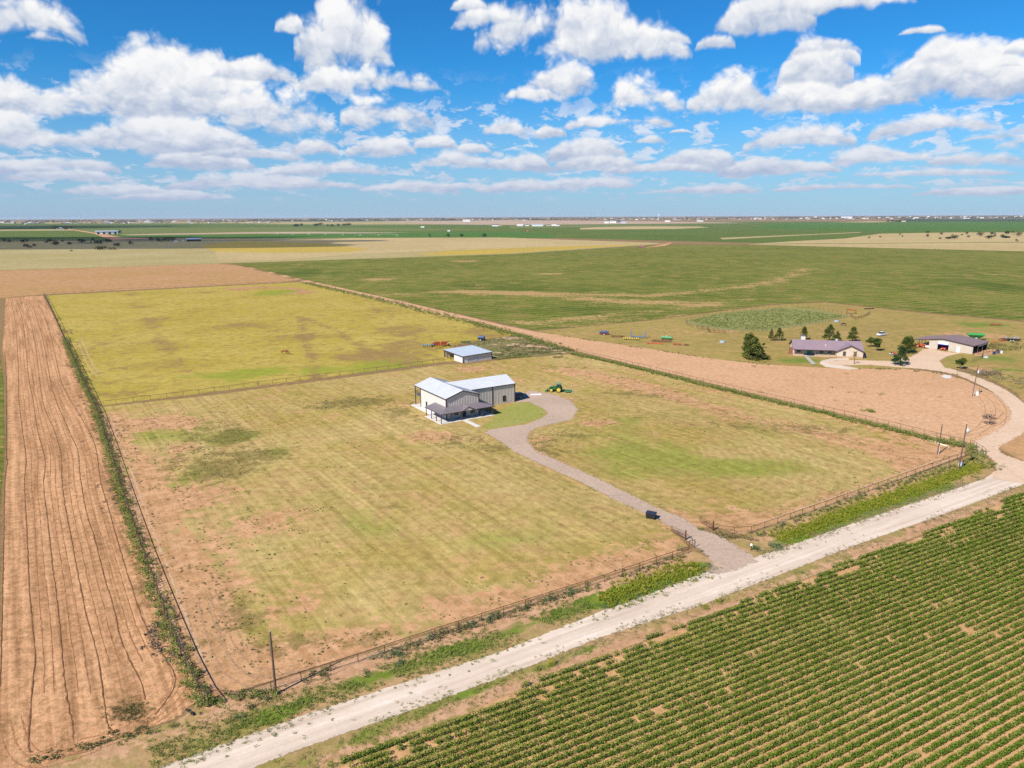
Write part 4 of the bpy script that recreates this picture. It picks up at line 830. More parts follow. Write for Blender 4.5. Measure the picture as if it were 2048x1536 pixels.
fence('yard_fence','wire fence with wooden posts behind the house and its back trees',[(1500,683),(1560,682),(1640,676),(1760,690),(1800,697)],1.2,3.5,M_wood,(.95,),.02,.06)
fence('corral_fence','wooden corral panels beside the upper right shrubs',[(1700,634),(1712,640),(1730,634),(1740,628)],1.6,2.4,M_pipe,(.9,.5),.05,.08)
fence('yard_fence','tall mesh fence near the shop dirt yard',[(1945,724),(1963,718),(1966,712)],1.6,1.8,M_pipe,(.95,.5),.03,.05)
# swing gates at the driveway
def gate(label,hinge,tip,n=5):
    a=np.array(G(*hinge)); b=np.array(G(*tip)); d=b-a; Ld=np.hypot(*d); e=empty('swing_gate',(a[0],a[1],0),math.atan2(d[1],d[0]),label,'gate','open driveway gates')
    MB().tube((0,0,-.1),(0,0,1.75),.11,.11,10).build('hinge_post',M_rust,e)
    fr=MB(); fr.tube((.15,0,.3),(.15,0,1.3),.035).tube((Ld,0,.3),(Ld,0,1.35),.035).tube((Ld*.5,0,.3),(Ld*.5,0,1.3),.03); fr.build('gate_frame',M_rust,e)
    for i in range(n): MB().tube((.15,0,.3+i*1.02/(n-1)),(Ld,0,.3+i*1.02/(n-1)),.028).build('bar',M_rust,e)
gate('rusty pipe gate swung open on the near side of the driveway',(1371,1080),(1343,1066))
gate('rusty pipe gate swung open on the far side of the driveway',(1426,1061),(1400,1047))
fence('pipe_fence','short fence return joining the near gate post to the front fence',[(1371,1080),(1384,1090)],1.2,2.5,M_rust,(1.,),.04,.05)
fence('pipe_fence','leaning rusty pipe stub beside the near gate',[(1378,1098),(1389,1096)],1.5,1.6,M_rust,(.95,),.04,.05)
# ------------------------------------------------------------------ poles
M_pole=mat('creosoted pole',(.13,.085,.065),.9,0,.2,4)
M_can=mat('grey transformer',(.55,.57,.58),.5,.2,.06,2); M_white=mat('white enamel',(.75,.75,.74),.5,0,.05,2)
def pole(pix,topy,label,lean=0,can=None,cond=False,ins=True,r=.15):
    g=G(*pix); hh=(pix[1]-topy)/(pix[1]-431)*H*1.0; e=empty('utility_pole',(*g,0),0,label,'utility pole')
    MB().tube((0,0,-.2),(lean,0,hh),r,r*.65,12).build('pole',M_pole,e)
    if ins:
        q=MB(); q.tube((lean,0,hh),(lean,0,hh+.22),.05,.03,8); q.build('insulator',M_can,e)
    if can is not None:
        zc=hh*can; b=MB(); x=lean*can+.42; b.tube((x,0,zc),(x,0,zc+1.0),.26,.26,14).tube((x,0,zc+1.0),(x,0,zc+1.12),.26,.16,14); b.build('transformer',M_can,e,True)
        MB().obox((lean*can+.2,0,zc+.5),.4,.08,.08).build('bracket',M_pipe,e)
        MB().tube((x,.1,zc+1.1),(x,.1,zc+1.4),.035).build('bushing',M_can,e)
    if cond: MB().tube((.20,-.05,0),(.20,-.05,hh*cond),.06,.06,8).build('conduit',M_white,e)
    return e
pole((552,1388),1245,'bare brown wooden pole standing in the front fence at lower left',lean=-.05,ins=True)
pole((1917,941),842,'tall brown pole with a grey transformer beside the front fence at the road bend',lean=.35,can=.80)
pole((1875,909),845,'shorter pole with white conduit at its foot inside the pasture corner',lean=.15,cond=.28)
pole((1945,793),728,'slender pole with transformer beside the curving ranch lane',lean=.35,can=.72,cond=.55)
e=empty('meter_box',(*G(1921,934),0),0,'white utility box on the ground beside the tall transformer pole','utility box')
MB().box(-.35,.35,-.3,.3,0,1.0).build('cabinet',M_white,e,bevel=.03); MB().obox((0,0,1.03),.8,.7,.07).build('lid',M_can,e,bevel=.01)
e=empty('marker_post',(*G(1925,932),0),0,'short orange marker post beside the white utility box','marker')
MB().tube((0,0,0),(0,0,1.5),.10,.10,8).build('post',M_rust,e); MB().tube((0,0,1.5),(0,0,1.9),.12,.10,8).build('cap',mat('orange plastic',(.55,.12,.04),.5),e)
e=empty('meter_box',(*G(1954,791),0),0,'white utility pedestal right of the lane pole','utility box')
MB().box(-.3,.3,-.25,.25,0,1.1).build('cabinet',M_white,e,bevel=.03); MB().ell((0,0,1.15),.33,.28,.18).build('hood',M_can,e,True)
e=empty('guy_brace',(*G(1956,790),0),rad(50),'leaning dark brace beside the white pedestal by the lane pole','brace')
MB().tube((0,0,.4),(2.6,0,1.5),.10,.07,8).build('brace_pipe',M_pole,e)
a=G(1854,880); b=G(1897,894)
e=empty('pipe_length',(*a,0),math.atan2(b[1]-a[1],b[0]-a[0]),'long white pipe lying on the ground behind the shorter pole','pipe')
MB().tube((0,0,.12),(math.dist(a,b),0,.12),.13,.13,10).build('pipe',mat('white plastic pipe',(.72,.66,.52),.5),e,True)
e=empty('marker_post',(*G(1502,1101),0),0,'short rusty post with a round white cap right of the driveway mouth','marker')
MB().tube((0,0,0),(0,0,.85),.07,.07,10).build('post',M_rust,e); MB().ell((0,0,1.0),.22,.22,.22).build('cap',M_white,e,True)
e=empty('pipe_length',(*G(373,1421),0),rad(-36),'short black pipe lying on the verge at the front left corner','pipe')
MB().tube((0,0,.15),(1.5,0,.15),.12,.12,10).build('pipe',mat('black pipe',(.02,.02,.02),.5),e)
# ------------------------------------------------------------------ buildings
M_side=mat('pale metal siding',(.74,.68,.60),.55,.0,.05,.6,spec=.3)
M_sideC=mat('cream metal siding',(.57,.55,.52),.55,.0,.04,.5,spec=.3)
M_rib=mat('siding rib',(.46,.38,.32),.5,0,.06,1)
M_roofW=mat('galvanised roof',(.60,.61,.63),.5,.05,.05,.35,spec=.4)
M_roofR=mat('roof seam',(.46,.49,.53),.4,.15,.05,1)
M_roofP=mat('bronze porch roof',(.20,.17,.185),.5,.1,.08,1)
M_trim=mat('dark bronze trim',(.075,.05,.045),.55,.1,.1,2)
M_conc=mat('pale concrete',(.60,.57,.53),.9,0,.06,1.2)
M_glass=mat('dark window glass',(.02,.025,.03),.08,0,.0,1,spec=.6)
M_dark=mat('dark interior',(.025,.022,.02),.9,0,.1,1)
M_black=mat('matt black',(.015,.015,.017),.6,0,.1,1)
def ribs(mb,P0,P1,z0,ztop,gap,out,w=.07,dp=.035):
    "vertical ribs on the wall from P0 to P1 (2d), tops given by ztop(s)"
    P0=Vector(P0);P1=Vector(P1); L=(P1-P0).length; d=(P1-P0)/L; n=int(L/gap); ang=math.atan2(d.y,d.x)
    for i in range(n):
        s=(i+.5)*L/n; c_=P0+d*s+Vector(out)*dp*.5; zt=ztop(s)-.03
        if zt>z0+.1: mb.obox((c_.x,c_.y,(z0+zt)/2),w,dp,zt-z0,ang)
def roofseams(mb,A,B,Cc,D,gap,h=.05,w=.06):
    "raised seams running from edge A-B (eave) to edge D-C (ridge)"
    A,B,Cc,D=map(Vector,(A,B,Cc,D)); L=(B-A).length; n=int(L/gap)
    for i in range(1,n):
        t=i/n; p=A.lerp(B,t); q=D.lerp(Cc,t); u=(B-A).normalized()*w/2; up=Vector((0,0,h))
        mb.add([p-u,p+u,q+u,q-u,p-u+up,p+u+up,q+u+up,q-u+up],[(3,2,1,0),(4,5,6,7),(0,1,5,4),(1,2,6,5),(2,3,7,6),(3,0,4,7)])
def window(parent,c,w,h,axis,out,name='window',label=None,fr=None):
    "axis: unit vector along the wall, out: outward normal (local, 2d); c: centre (x,y,z) on the wall"
    ang=math.atan2(axis[1],axis[0]); o=Vector((out[0],out[1],0)); c=Vector(c)
    f=MB(); t=.08
    for sx,sz,dx,dz in((w+t,t,0,h/2),(w+t,t,0,-h/2),(t,h,-w/2,0),(t,h,w/2,0),(.04,h,0,0)):
        p=c+o*.06+Vector((axis[0],axis[1],0))*dx+Vector((0,0,dz)); f.obox(p,sx,.08,sz,ang)
    fo=f.build(name,fr or M_trim,parent,label=label); MB().obox(c+o*.035,w,.03,h,ang).build('pane',M_glass,fo); return fo
def house():
    g=G(893.2,839.6); e=empty('metal_house',(*g,0),rad(32.5),'two storey pale metal house with galvanised roofs and a dark wraparound porch','house')
    W_,D_,E,R=10.,15.6,5.75,7.35; S=(R-E)/5
    # walls of the gable block and of the shop wing
    def gable(m,y,flip=False):
        P=[(0,y,0),(W_,y,0),(W_,y,E),(5,y,R),(0,y,E)]; m.ext(P,(0,.15 if not flip else -.15,0))
    gp=MB(); gable(gp,0); w=gp.build('front_gable_wall',M_side,e)
    rb=MB(); ribs(rb,(0,0),(W_,0),.1,lambda s:E+(s if s<5 else 10-s)*S,.50,(0,-1),.13,.05); rb.build('siding_rib',M_rib,w)
    bk=MB(); gable(bk,D_,True); bk.build('rear_gable_wall',M_side,e)
    w=MB().box(.0,.15,.152,D_-.152,0,E-.02).build('left_wall',M_sideC,e)
    rb=MB(); ribs(rb,(0,.2),(0,D_),.1,lambda s:E-.05,.62,(-1,0),.05,.02); rb.build('siding_rib',M_sideC,w)
    MB().box(W_-.15,W_,.152,6,0,E-.02).build('right_wall',M_side,e)
    SX,S0,S1,SE,SR=25.5,6.,15.5,5.55,7.33; sm=(S0+S1)/2
    w=MB().box(W_+.0,SX-.15,S0,S0+.15,0,SE-.02).build('shop_front_wall',M_side,e)
    rb=MB(); ribs(rb,(W_,S0),(SX,S0),.1,lambda s:SE-.05,.50,(0,-1),.13,.05); rb.build('siding_rib',M_rib,w)
    MB().box(W_,SX-.15,S1-.15,S1,0,SE-.02).build('shop_rear_wall',M_side,e)
    MB().ext([(SX-.15,S0,0),(SX-.15,S1,0),(SX-.15,S1,SE),(SX-.15,sm,SR),(SX-.15,S0,SE)],(.15,0,0)).build('shop_end_wall',M_side,e)
    d=MB()
    for y0 in(S0+1.2,S0+5.4): d.box(SX,SX+.05,y0,y0+3.2,0,3.6)
    d.build('overhead_door',M_white,e)
    # roofs
    o=.28; yb=19.35
    rl=MB(); rl.slab([(-o,-o,E-o*S+.12),(5,-o,R+.12),(5,yb,R+.12),(-o,yb,E-o*S+.12)][::-1],.10); rl=rl.build('roof',M_roofW,e)
    q=MB(); roofseams(q,(-o,-o,E-o*S+.12),(-o,yb,E-o*S+.12),(5,yb,R+.12),(5,-o,R+.12),.6); q.build('seam',M_roofR,rl)
    rr_=MB(); rr_.slab([(5.001,-o,R+.12),(W_+o,-o,E-o*S+.12),(W_+o,yb,E-o*S+.12),(5.001,yb,R+.12)][::-1],.10); rr_=rr_.build('roof',M_roofW,e)
    q=MB(); roofseams(q,(W_+o,-o,E-o*S+.12),(W_+o,yb,E-o*S+.12),(5,yb,R+.12),(5,-o,R+.12),.6); q.build('seam',M_roofR,rr_)
    ss=(SR-SE)/(sm-S0); ez=SE-.2*ss+.11
    def rx(z_): return 5+(R+.12-z_)/S   # where the wing roof meets the right slope of the main roof
    A=(rx(ez)+.02,S0-.2,ez); B=(SX+.2,S0-.2,ez); Cc=(SX+.2,sm,SR+.11); Dd=(rx(SR+.11)+.02,sm,SR+.11)
    a=MB().slab([A,B,Cc,Dd],.09).build('shop_roof',M_roofW,e); q=MB(); roofseams(q,A,B,Cc,Dd,.6); q.build('seam',M_roofR,a)
    A2=(rx(ez)+.02,S1+.2,ez); B2=(SX+.2,S1+.2,ez)
    MB().slab([Dd,Cc,B2,A2],.09).build('shop_roof',M_roofW,e)
    # trim
    t=MB(); za=E-o*S
    def rake(y,x0,z0,x1,z1,th=.24): t.ext([(x0,y,z0-th),(x1,y,z1-th),(x1,y,z1+.04),(x0,y,z0+.04)],(0,-.06,0))
    for y in(-o-.002,yb+.062): rake(y,-o,za+.12,5,R+.12); rake(y,5,R+.12,W_+o,za+.12)
    t.box(-o-.07,-o-.002,-o,yb,za-.12,za+.12); t.box(W_+o+.002,W_+o+.07,-o,S0-.3,za-.12,za+.12)
    t.box(W_+.4,SX+.2,S0-.29,S0-.203,ez-.22,ez+.01)
    t.ext([(SX+.203,S0-.2,ez-.24),(SX+.203,sm,SR-.13),(SX+.203,sm,SR+.12),(SX+.203,S0-.2,ez+.02)],(.06,0,0)); t.ext([(SX+.203,sm,SR-.13),(SX+.203,S1+.2,ez-.24),(SX+.203,S1+.2,ez+.02),(SX+.203,sm,SR+.12)],(.06,0,0))
    for x,y in((-.03,-.03),(W_+.03,-.04),(-.03,D_),(SX+.02,S0-.02),(SX+.02,S1)): t.box(x-.11,x+.11,y-.11,y+.11,0,E-.06 if x<12 else SE-.08)
    t.build('trim',M_trim,e)
    MB().box(17.75,18.0,S0-.14,S0-.04,0,SE-.2).build('downspout',M_trim,e)
    # openings
    window(e,(2.9,0,1.55),1.2,1.3,(1,0),(0,-1)); window(e,(7.9,0,1.6),1.1,1.7,(1,0),(0,-1)); window(e,(21.9,S0,1.55),.95,1.6,(1,0),(0,-1))
    window(e,(0,1.6,1.5),.9,1.1,(0,1),(-1,0)); window(e,(0,11.9,1.7),.8,1.4,(0,1),(-1,0))
    dr=MB().box(4.9,5.95,-.07,-.01,.1,2.25).build('front_door',mat('dark door',(.03,.02,.018),.5),e); MB().ell((5.8,-.1,1.1),.04,.04,.04,8,6).build('handle',M_can,dr)
    # porch
    z1,z0=3.45,2.62; x0,x1,y0=-3.2,13.2,-3.1
    pr=MB()
    pr.slab([(x0,y0,z0),(x1,y0,z0),(W_,-.05,z1),(0,-.05,z1)],.09)            # front
    pr.slab([(x0,6.5,z0),(x0,y0,z0),(0,-.05,z1),(0,6.5,z1)],.09)             # left
    pr.slab([(x1,y0,z0),(x1,5.8,z0),(W_+.05,5.8,z1),(W_+.05,-.05,z1)],.09)     # right
    po=pr.build('porch_roof',M_roofP,e)
    gb=MB(); gx,gw,gz=5.1,1.95,3.55; zz=z0+.02
    gb.slab([(gx-gw,y0-.02,zz),(gx,y0-.02,gz),(gx,-.4,gz),(gx-.3,-.4,gz-.2)],.07); gb.slab([(gx,y0-.02,gz),(gx+gw,y0-.02,zz),(gx+.3,-.4,gz-.2),(gx,-.4,gz)],.07)
    gb.build('gablet',M_roofP,po)
    fz=MB(); fz.box(x0-.05,gx-gw,y0-.05,y0,z0-.2,z0-.0); fz.box(gx+gw,x1+.05,y0-.05,y0,z0-.2,z0); fz.box(x0-.05,x0-.002,y0,6.5,z0-.2,z0); fz.box(x1+.002,x1+.05,y0,5.8,z0-.2,z0)
    fz.ext([(gx-gw,y0-.03,zz-.2),(gx,y0-.03,gz-.2),(gx,y0-.03,gz+.02),(gx-gw,y0-.03,zz+.02)],(0,-.05,0)); fz.ext([(gx,y0-.03,gz-.2),(gx+gw,y0-.03,zz-.2),(gx+gw,y0-.03,zz+.02),(gx,y0-.03,gz+.02)],(0,-.05,0))
    fz.build('fascia',M_trim,po)
    MB().ext([(gx-gw+.35,y0+.02,2.5),(gx+gw-.35,y0+.02,2.5),(gx,y0+.02,gz-.2)],(0,.06,0)).build('gablet_wall',M_side,po)
    for k,(x,y) in enumerate([(-2.9,6.3),(-3.,2.92),(-3.,.02),(-3.,-2.85),(.05,-2.85),(2.95,-2.85),(6.5,-2.85),(9.4,-2.85),(12.5,-2.95),(12.7,.3),(12.7,3.6)]):
        MB().box(x-.09,x+.09,y-.09,y+.09,.1,z0-.06).build('porch_post',mat('violet blue paint',(.10,.05,.45),.5) if k==1 else M_trim,e,label='violet blue porch post' if k==1 else None)
    MB().box(-3.5,13.0,-3.4,-.16,0,.12).box(-3.5,-.0,-.158,6.2,0,.12).box(W_+.03,13.0,-.158,5.9,0,.12).box(-1.6,-.0,6.202,19.4,0,.12).box(0,10.2,15.62,19.4,0,.12).build('slab',M_conc,e)
    # balcony
    MB().box(0,W_,D_+.01,19.2,3.0,3.2).build('balcony_deck',mat('blue grey deck',(.12,.13,.16),.7),e)
    rl_=MB()
    for z_ in(3.55,3.95,4.25): rl_.tube((0,D_,z_),(0,19.15,z_),.035).tube((0,19.15,z_),(W_,19.15,z_),.035)
    for y in(16.8,18): rl_.tube((0,y,3.2),(0,y,4.25),.03)
    for x in(2,4,6,8): rl_.tube((x,19.15,3.2),(x,19.15,4.25),.03)
    rl_.build('balcony_rail',M_trim,e)
    for x in(0,5,W_): MB().box(x-.1,x+.1,19.05,19.25,0,E-.02 if x!=5 else R-.05).build('balcony_post',M_trim,e)
    # front walk
    w=tag(MB().box(3.2,4.45,-10.6,-3.42,0,.13).build('path',M_conc),kind='structure'); w.location=(*g,0); w.rotation_euler=(0,0,rad(32.5))
    return e
HOUSE=house()
e=empty('concrete_pad',(*G(1072,789.5),0),rad(5),'small white concrete pad set in the gravel beside the drive','pad'); MB().box(-1.6,1.6,-.6,.6,0,.18).build('slab',mat('white slab',(.75,.75,.76),.8),e)
def barn():
    g=G(926,726.3); e=empty('pipe_barn',(*g,0),rad(34),'low white metal barn with one open side behind the house','barn')
    X,Y=12.6,14.3; Z=lambda x,y:2.45+.028*x+.025*y
    def wall(nm,a,b,out,rib=True,m_=M_side):
        a=Vector(a);b=Vector(b); d=(b-a).normalized(); n_=Vector(out)*-.1
        P=[(a.x,a.y,0),(b.x,b.y,0),(b.x,b.y,Z(b.x,b.y)),(a.x,a.y,Z(a.x,a.y))]
        w=MB().ext(P,(n_.x,n_.y,0)).build(nm,m_,e)
        if rib:
            q=MB(); ribs(q,a,b,.05,lambda s:Z(*(a+d*s)),.33,out,.06,.03); q.build('siding_rib',M_rib,w)
    wall('front_wall',(0,0),(X,0),(0,-1)); wall('right_wall',(X,.12),(X,Y-.12),(1,0)); wall('rear_wall',(0,Y),(X,Y),(0,1),False); wall('left_wall',(0,.12),(0,6.6),(-1,0),True,M_white)
    wall('divider_wall',(.12,6.7),(X-.12,6.7),(0,-1),False)
    o=.35
    R_=MB().slab([(x,y,Z(x,y)+.16) for x,y in((-o,-o),(X+o,-o),(X+o,Y+o),(-o,Y+o))],.12).build('roof',mat('barn roof',(.46,.53,.60),.42,.15,.04,.4),e)
    q=MB(); roofseams(q,(-o,-o,Z(-o,-o)+.16),(X+o,-o,Z(X+o,-o)+.16),(X+o,Y+o,Z(X+o,Y+o)+.16),(-o,Y+o,Z(-o,Y+o)+.16),.6); q.build('seam',M_roofR,R_)
    t=MB(); t.ext([(-o,-o-.002,Z(-o,-o)-.1),(X+o,-o-.002,Z(X+o,-o)-.1),(X+o,-o-.002,Z(X+o,-o)+.17),(-o,-o-.002,Z(-o,-o)+.17)],(0,-.06,0)); t.ext([(-o-.002,-o,Z(-o,-o)-.1),(-o-.002,-o,Z(-o,-o)+.17),(-o-.002,Y+o,Z(-o,Y+o)+.17),(-o-.002,Y+o,Z(-o,Y+o)-.1)],(-.06,0,0))
    for x in(-.03,X+.03): t.box(x-.1,x+.1,-.13,.07,0,Z(x,0))
    t.build('trim',M_trim,e)
    for y in(9.3,11.8,Y-.1): MB().box(-.08,.08,y-.08,y+.08,0,Z(0,y)).build('post',M_trim,e)
    r=MB()
    for z_ in(.5,.95,1.4): r.tube((0,6.9,z_),(0,Y,z_),.035)
    r.build('pen_rail',M_trim,e)
    for x,m_ in((1.1,M_white),(5.2,mat('pale blue door',(.45,.55,.65),.5))):
        d=MB().box(x,x+1.0,-.06,-.012,.02,2.05).build('door',m_,e); MB().ell((x+.85,-.09,1.0),.04,.04,.04,8,6).build('handle',M_trim,d)
    d=MB().box(-.06,-.012,3.2,4.8,.02,2.1).build('sliding_door',M_white,e)
barn()
def ranch():
    g=G(1588,711.5); e=empty('ranch_house',(*g,0),rad(-12),'long single storey cream house with a purple brown metal roof','house')
    Mw=mat('cream render',(.55,.45,.36),.9,0,.06,1); Mst=mat('tan stone',(.50,.33,.21),.9,0,.25,3,col2=(.38,.26,.18)); Mr=mat('plum metal roof',(.28,.205,.235),.5,.1,.05,.4); Mrs=mat('plum seam',(.25,.19,.2),.5,.1,.05,1)
    L1,L2,Y,E,R=15.,24.3,11.,2.75,5.55
    MB().box(0,L2,2.4,Y,.75,E).build('wall',Mw,e); MB().box(-.03,L2+.03,2.37,Y+.03,0,.75).build('stone_base',Mst,e)
    MB().box(0,15,.0,2.36,0,.15).build('porch_slab',M_conc,e)
    MB().box(0,3.4,-.02,.25,.15,.8).box(7.6,15,-.02,.25,.15,.8).build('porch_wall',Mst,e)
    for x in(.1,3.4,7.6,11.3): MB().box(x,x+.22,.0,.22,.8 if x!=3.4 else .15,E-.1).build('porch_post',mat('brown timber',(.13,.08,.06),.8),e)
    # gable ends of the main block
    yr=5.2
    MB().ext([(0.02,2.4,E),(0.02,Y,E),(0.02,yr,R-.12)],(.12,0,0)).build('left_gable',Mw,e)
    def roofp(P,nm='roof',seam=None):
        r=MB().slab(P,.10).build(nm,Mr,e)
        if seam: q=MB(); roofseams(q,*seam,.7,.04,.06); q.build('seam',Mrs,r)
    ye=-.3; za=E-.15
    roofp([(-.5,ye,za),(L2+.6,ye,za),(L2+.6,yr,R),(-.5,yr,R)],seam=((-.5,ye,za),(L2+.6,ye,za),(L2+.6,yr,R),(-.5,yr,R)))
    roofp([(-.5,yr,R),(L2+.6,yr,R),(L2+.6,Y+.5,za),(-.5,Y+.5,za)])
    MB().ext([(L2-.1,2.4,E),(L2-.1,Y,E),(L2-.1,yr,R-.12)],(.12,0,0)).build('right_gable',Mw,e)
    # projecting gabled wing at the right
    x0,x1,y0=15.,24.2,-1.6; xm=(x0+x1)/2; G1=5.0
    MB().box(x0,x1,y0,2.37,.75,E-.02).build('wing_wall',Mw,e); MB().box(x0-.03,x1+.03,y0-.03,2.36,0,.75).build('stone_base',Mst,e)
    MB().ext([(x0,y0+.01,E-.02),(x1,y0+.01,E-.02),(xm,y0+.01,G1-.15)],(0,.15,0)).build('wing_gable',Mw,e)
    sl=(G1-(E-.15))/(xm-x0+.5)
    def yint(z_): return ye+(z_-za)/(R-za)*(yr-ye)
    roofp([(x0-.5,y0-.5,E-.15),(xm,y0-.5,G1),(xm,yint(G1),G1),(x0-.5,yint(E-.15)+.05,E-.15)][::-1],'wing_roof')
    roofp([(xm,y0-.5,G1),(x1+.5,y0-.5,E-.15),(x1+.5,yint(E-.15)+.05,E-.15),(xm,yint(G1),G1)][::-1],'wing_roof')
    t=MB(); t.ext([(x0-.5,y0-.502,E-.40),(xm,y0-.502,G1-.22),(xm,y0-.502,G1+.03),(x0-.5,y0-.502,E-.12)],(0,-.06,0)); t.ext([(xm,y0-.502,G1-.22),(x1+.5,y0-.502,E-.40),(x1+.5,y0-.502,E-.12),(xm,y0-.502,G1+.03)],(0,-.06,0))
    t.box(-.5,x0-.6,ye-.06,ye-.002,za-.2,za+.02); t.ext([(-.502,ye,za-.2),(-.502,ye,za+.03),(-.502,yr,R+.03),(-.502,yr,R-.2)],(-.06,0,0)); t.ext([(-.502,yr,R-.2),(-.502,yr,R+.03),(-.502,Y+.5,za+.03),(-.502,Y+.5,za-.2)],(-.06,0,0))
    t.build('trim',M_trim,e)
    window(e,(2.,2.4,1.7),1.2,1.1,(1,0),(0,-1)); window(e,(10.2,2.4,1.7),1.2,1.1,(1,0),(0,-1)); window(e,(13.3,2.4,1.7),1.1,1.1,(1,0),(0,-1))
    sh=mat('grey shutter',(.30,.27,.24),.8)
    for x in(17.6,21.4): w=window(e,(x,y0,1.75),1.0,1.7,(1,0),(0,-1),fr=sh)
    MB().box(5.0,7.0,2.3,2.36,.16,2.3).build('entry_door',mat('teal door',(.03,.25,.22),.5),e); MB().box(4.7,7.3,.3,1.4,.16,.42).build('porch_step',M_dark,e)
    c_=MB().box(3.2,4.7,6.2,7.2,4.6,6.6).build('chimney',M_conc,e); MB().box(3.35,4.55,6.35,7.05,6.6,6.95).build('cap',mat('blue cap',(.08,.14,.3),.5),c_)
    MB().tube((16.2,6.2,4.9),(16.2,6.2,5.95),.5,.5,12).build('vent',M_can,e)
    MB().box(11.3,11.7,2.0,2.4,3.8,4.45).build('vent',mat('cream vent',(.6,.5,.35),.6),e)
    MB().box(-1.4,-.05,3.6,6.2,0,.3).box(-1.0,-.06,3.9,5.8,.3,2.4).build('side_porch',mat('red brown brick',(.24,.10,.07),.9),e)
    MB().box(L2+.06,L2+.9,-.6,1.6,0,2.0).build('side_screen',mat('navy screen',(.04,.05,.14),.6),e)
    for k,(x,y) in enumerate([(9.2,.9),(10.8,.9),(12.6,.8)]):
        c=empty('patio_chair',e.matrix_basis@Vector((x,y,.15)) if False else (0,0,0),0,'teal patio chair on the porch of the cream house, %s of three from the door'%('nearest','middle','farthest')[k],'chair','teal porch chairs')
        M=Matrix.Rotation(rad(-12),4,'Z'); p=M@Vector((x,y,.15)); c.location=(g[0]+p.x,g[1]+p.y,.15); c.rotation_euler=(0,0,rad(-12))
        mt=mat('teal paint',(.05,.30,.25),.5); MB().box(-.28,.28,-.28,.28,.38,.45).build('seat',mt,c); MB().obox((0,.28,.75),.56,.06,.62,0,rad(-10)).build('backrest',mt,c)
        for sx in(-.24,.24):
            for sy in(-.24,.24): MB().tube((sx,sy,0),(sx,sy,.4),.03).build('leg',mt,c)
    a=Gs([(1609,714.5),(1616,714),(1632,729),(1624,730)]); w=MB().slab([(x,y,.22) for x,y in a],.04).build('path',mat('grey walk',(.42,.37,.33),.9),None); tag(w,kind='structure')
ranch()
def shop():
    g=G(1857,697.5); e=empty('metal_shop',(*g,0),rad(-50.5),'wide tan metal shop with brown roof, open right side and a lean-to at the left','shop')
    X,Y=15.9,15.2; xa,za=5.0,4.6; zl,zr=3.6,3.25
    Mt=mat('tan siding',(.46,.40,.34),.7,0,.04,.6); Mr=mat('brown metal roof',(.235,.165,.165),.5,.1,.06,.4); Mrs=mat('brown seam',(.2,.14,.14),.5)
    zt=lambda x: zl+(za-zl)*x/xa if x<xa else za+(zr-za)*(x-xa)/(X-xa)
    # front wall with the big door opening and the walk door
    def fw(x0,x1,z0=0): 
        P=[(x0,0,z0),(x1,0,z0),(x1,0,zt(x1))]+([(xa,0,za)] if x0<xa<x1 else [])+[(x0,0,zt(x0))]; return P
    fr=MB(); fr.ext(fw(0,3.2),(0,.15,0)); fr.ext(fw(3.2,7.2,3.35),(0,.15,0)); fr.ext(fw(7.2,X),(0,.15,0)); w=fr.build('front_wall',Mt,e)
    for x_a,x_b in((7.3,X),(0,3.2)): q=MB(); ribs(q,(x_a,0),(x_b,0),.05,lambda s:zt(x_a+s),.45,(0,-1),.05,.02); q.build('siding_rib',Mt,w)
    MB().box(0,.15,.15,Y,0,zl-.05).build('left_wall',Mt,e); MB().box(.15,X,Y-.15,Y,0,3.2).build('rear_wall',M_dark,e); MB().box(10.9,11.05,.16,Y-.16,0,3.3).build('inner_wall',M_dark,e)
    for y in(5.,10.,Y-.1): MB().box(X-.15,X+.1,y-.12,y+.12,0,3.2).build('side_post',mat('tan timber post',(.42,.32,.22),.9),e)
    MB().box(X-.1,X-.04,5.2,Y-.3,2.3,3.15).build('side_panel',mat('white panel',(.5,.5,.5),.8),e)
    o=.4
    def rp(P,s=None):
        r=MB().slab(P,.12).build('roof',Mr,e)
        if s: q=MB(); roofseams(q,*s,.9,.05,.06); q.build('seam',Mrs,r)
    d=.16
    rp([(xa,-o,za+d),(X+o,-o,zr-.05+d),(X+o,Y+o,zr-.05+d),(xa,Y+o,za+d)],((X+o,-o,zr-.05+d),(X+o,Y+o,zr-.05+d),(xa,Y+o,za+d),(xa,-o,za+d)))
    rp([(-6.2,-.2,2.95+d),(xa-.001,-o,za+d),(xa-.001,Y+o,za+d),(-6.2,Y-2,2.95+d)],((-6.2,-.2,2.95+d),(-6.2,Y-2,2.95+d),(xa,Y+o,za+d),(xa,-o,za+d)))
    t=MB(); t.ext([(xa,-o-.002,za-.1),(X+o,-o-.002,zr-.15),(X+o,-o-.002,zr+.13),(xa,-o-.002,za+d+.02)],(0,-.06,0)); t.ext([(-6.2,-o-.002,2.85),(xa,-o-.002,za-.1),(xa,-o-.002,za+d+.02),(-6.2,-o-.002,3.13)],(0,-.06,0)); t.box(X-.05,X+.12,-.14,-.02,0,zr-.2)
    t.build('trim',M_trim,e)
    for y in(.2,6,12): MB().box(-6.1,-5.95,y,y+.15,0,2.95).build('carport_post',M_trim,e)
    MB().box(-3,-2.85,.2,.35,0,3.3).build('carport_post',M_trim,e)
    MB().box(3.3,7.1,-.10,-.02,3.0,3.5).box(3.3,7.1,-.06,-.02,2.3,2.99).build('roll_door',M_white,e); MB().box(3.2,7.2,-.12,-.10,2.15,2.5).build('door_hem',mat('deep blue hem',(.03,.03,.25),.6),e)
    d_=MB().box(10.2,11.3,-.07,-.01,.05,2.3).build('walk_door',M_white,e); MB().ell((10.35,-.1,1.1),.05,.05,.05,8,6).build('handle',M_trim,d_)
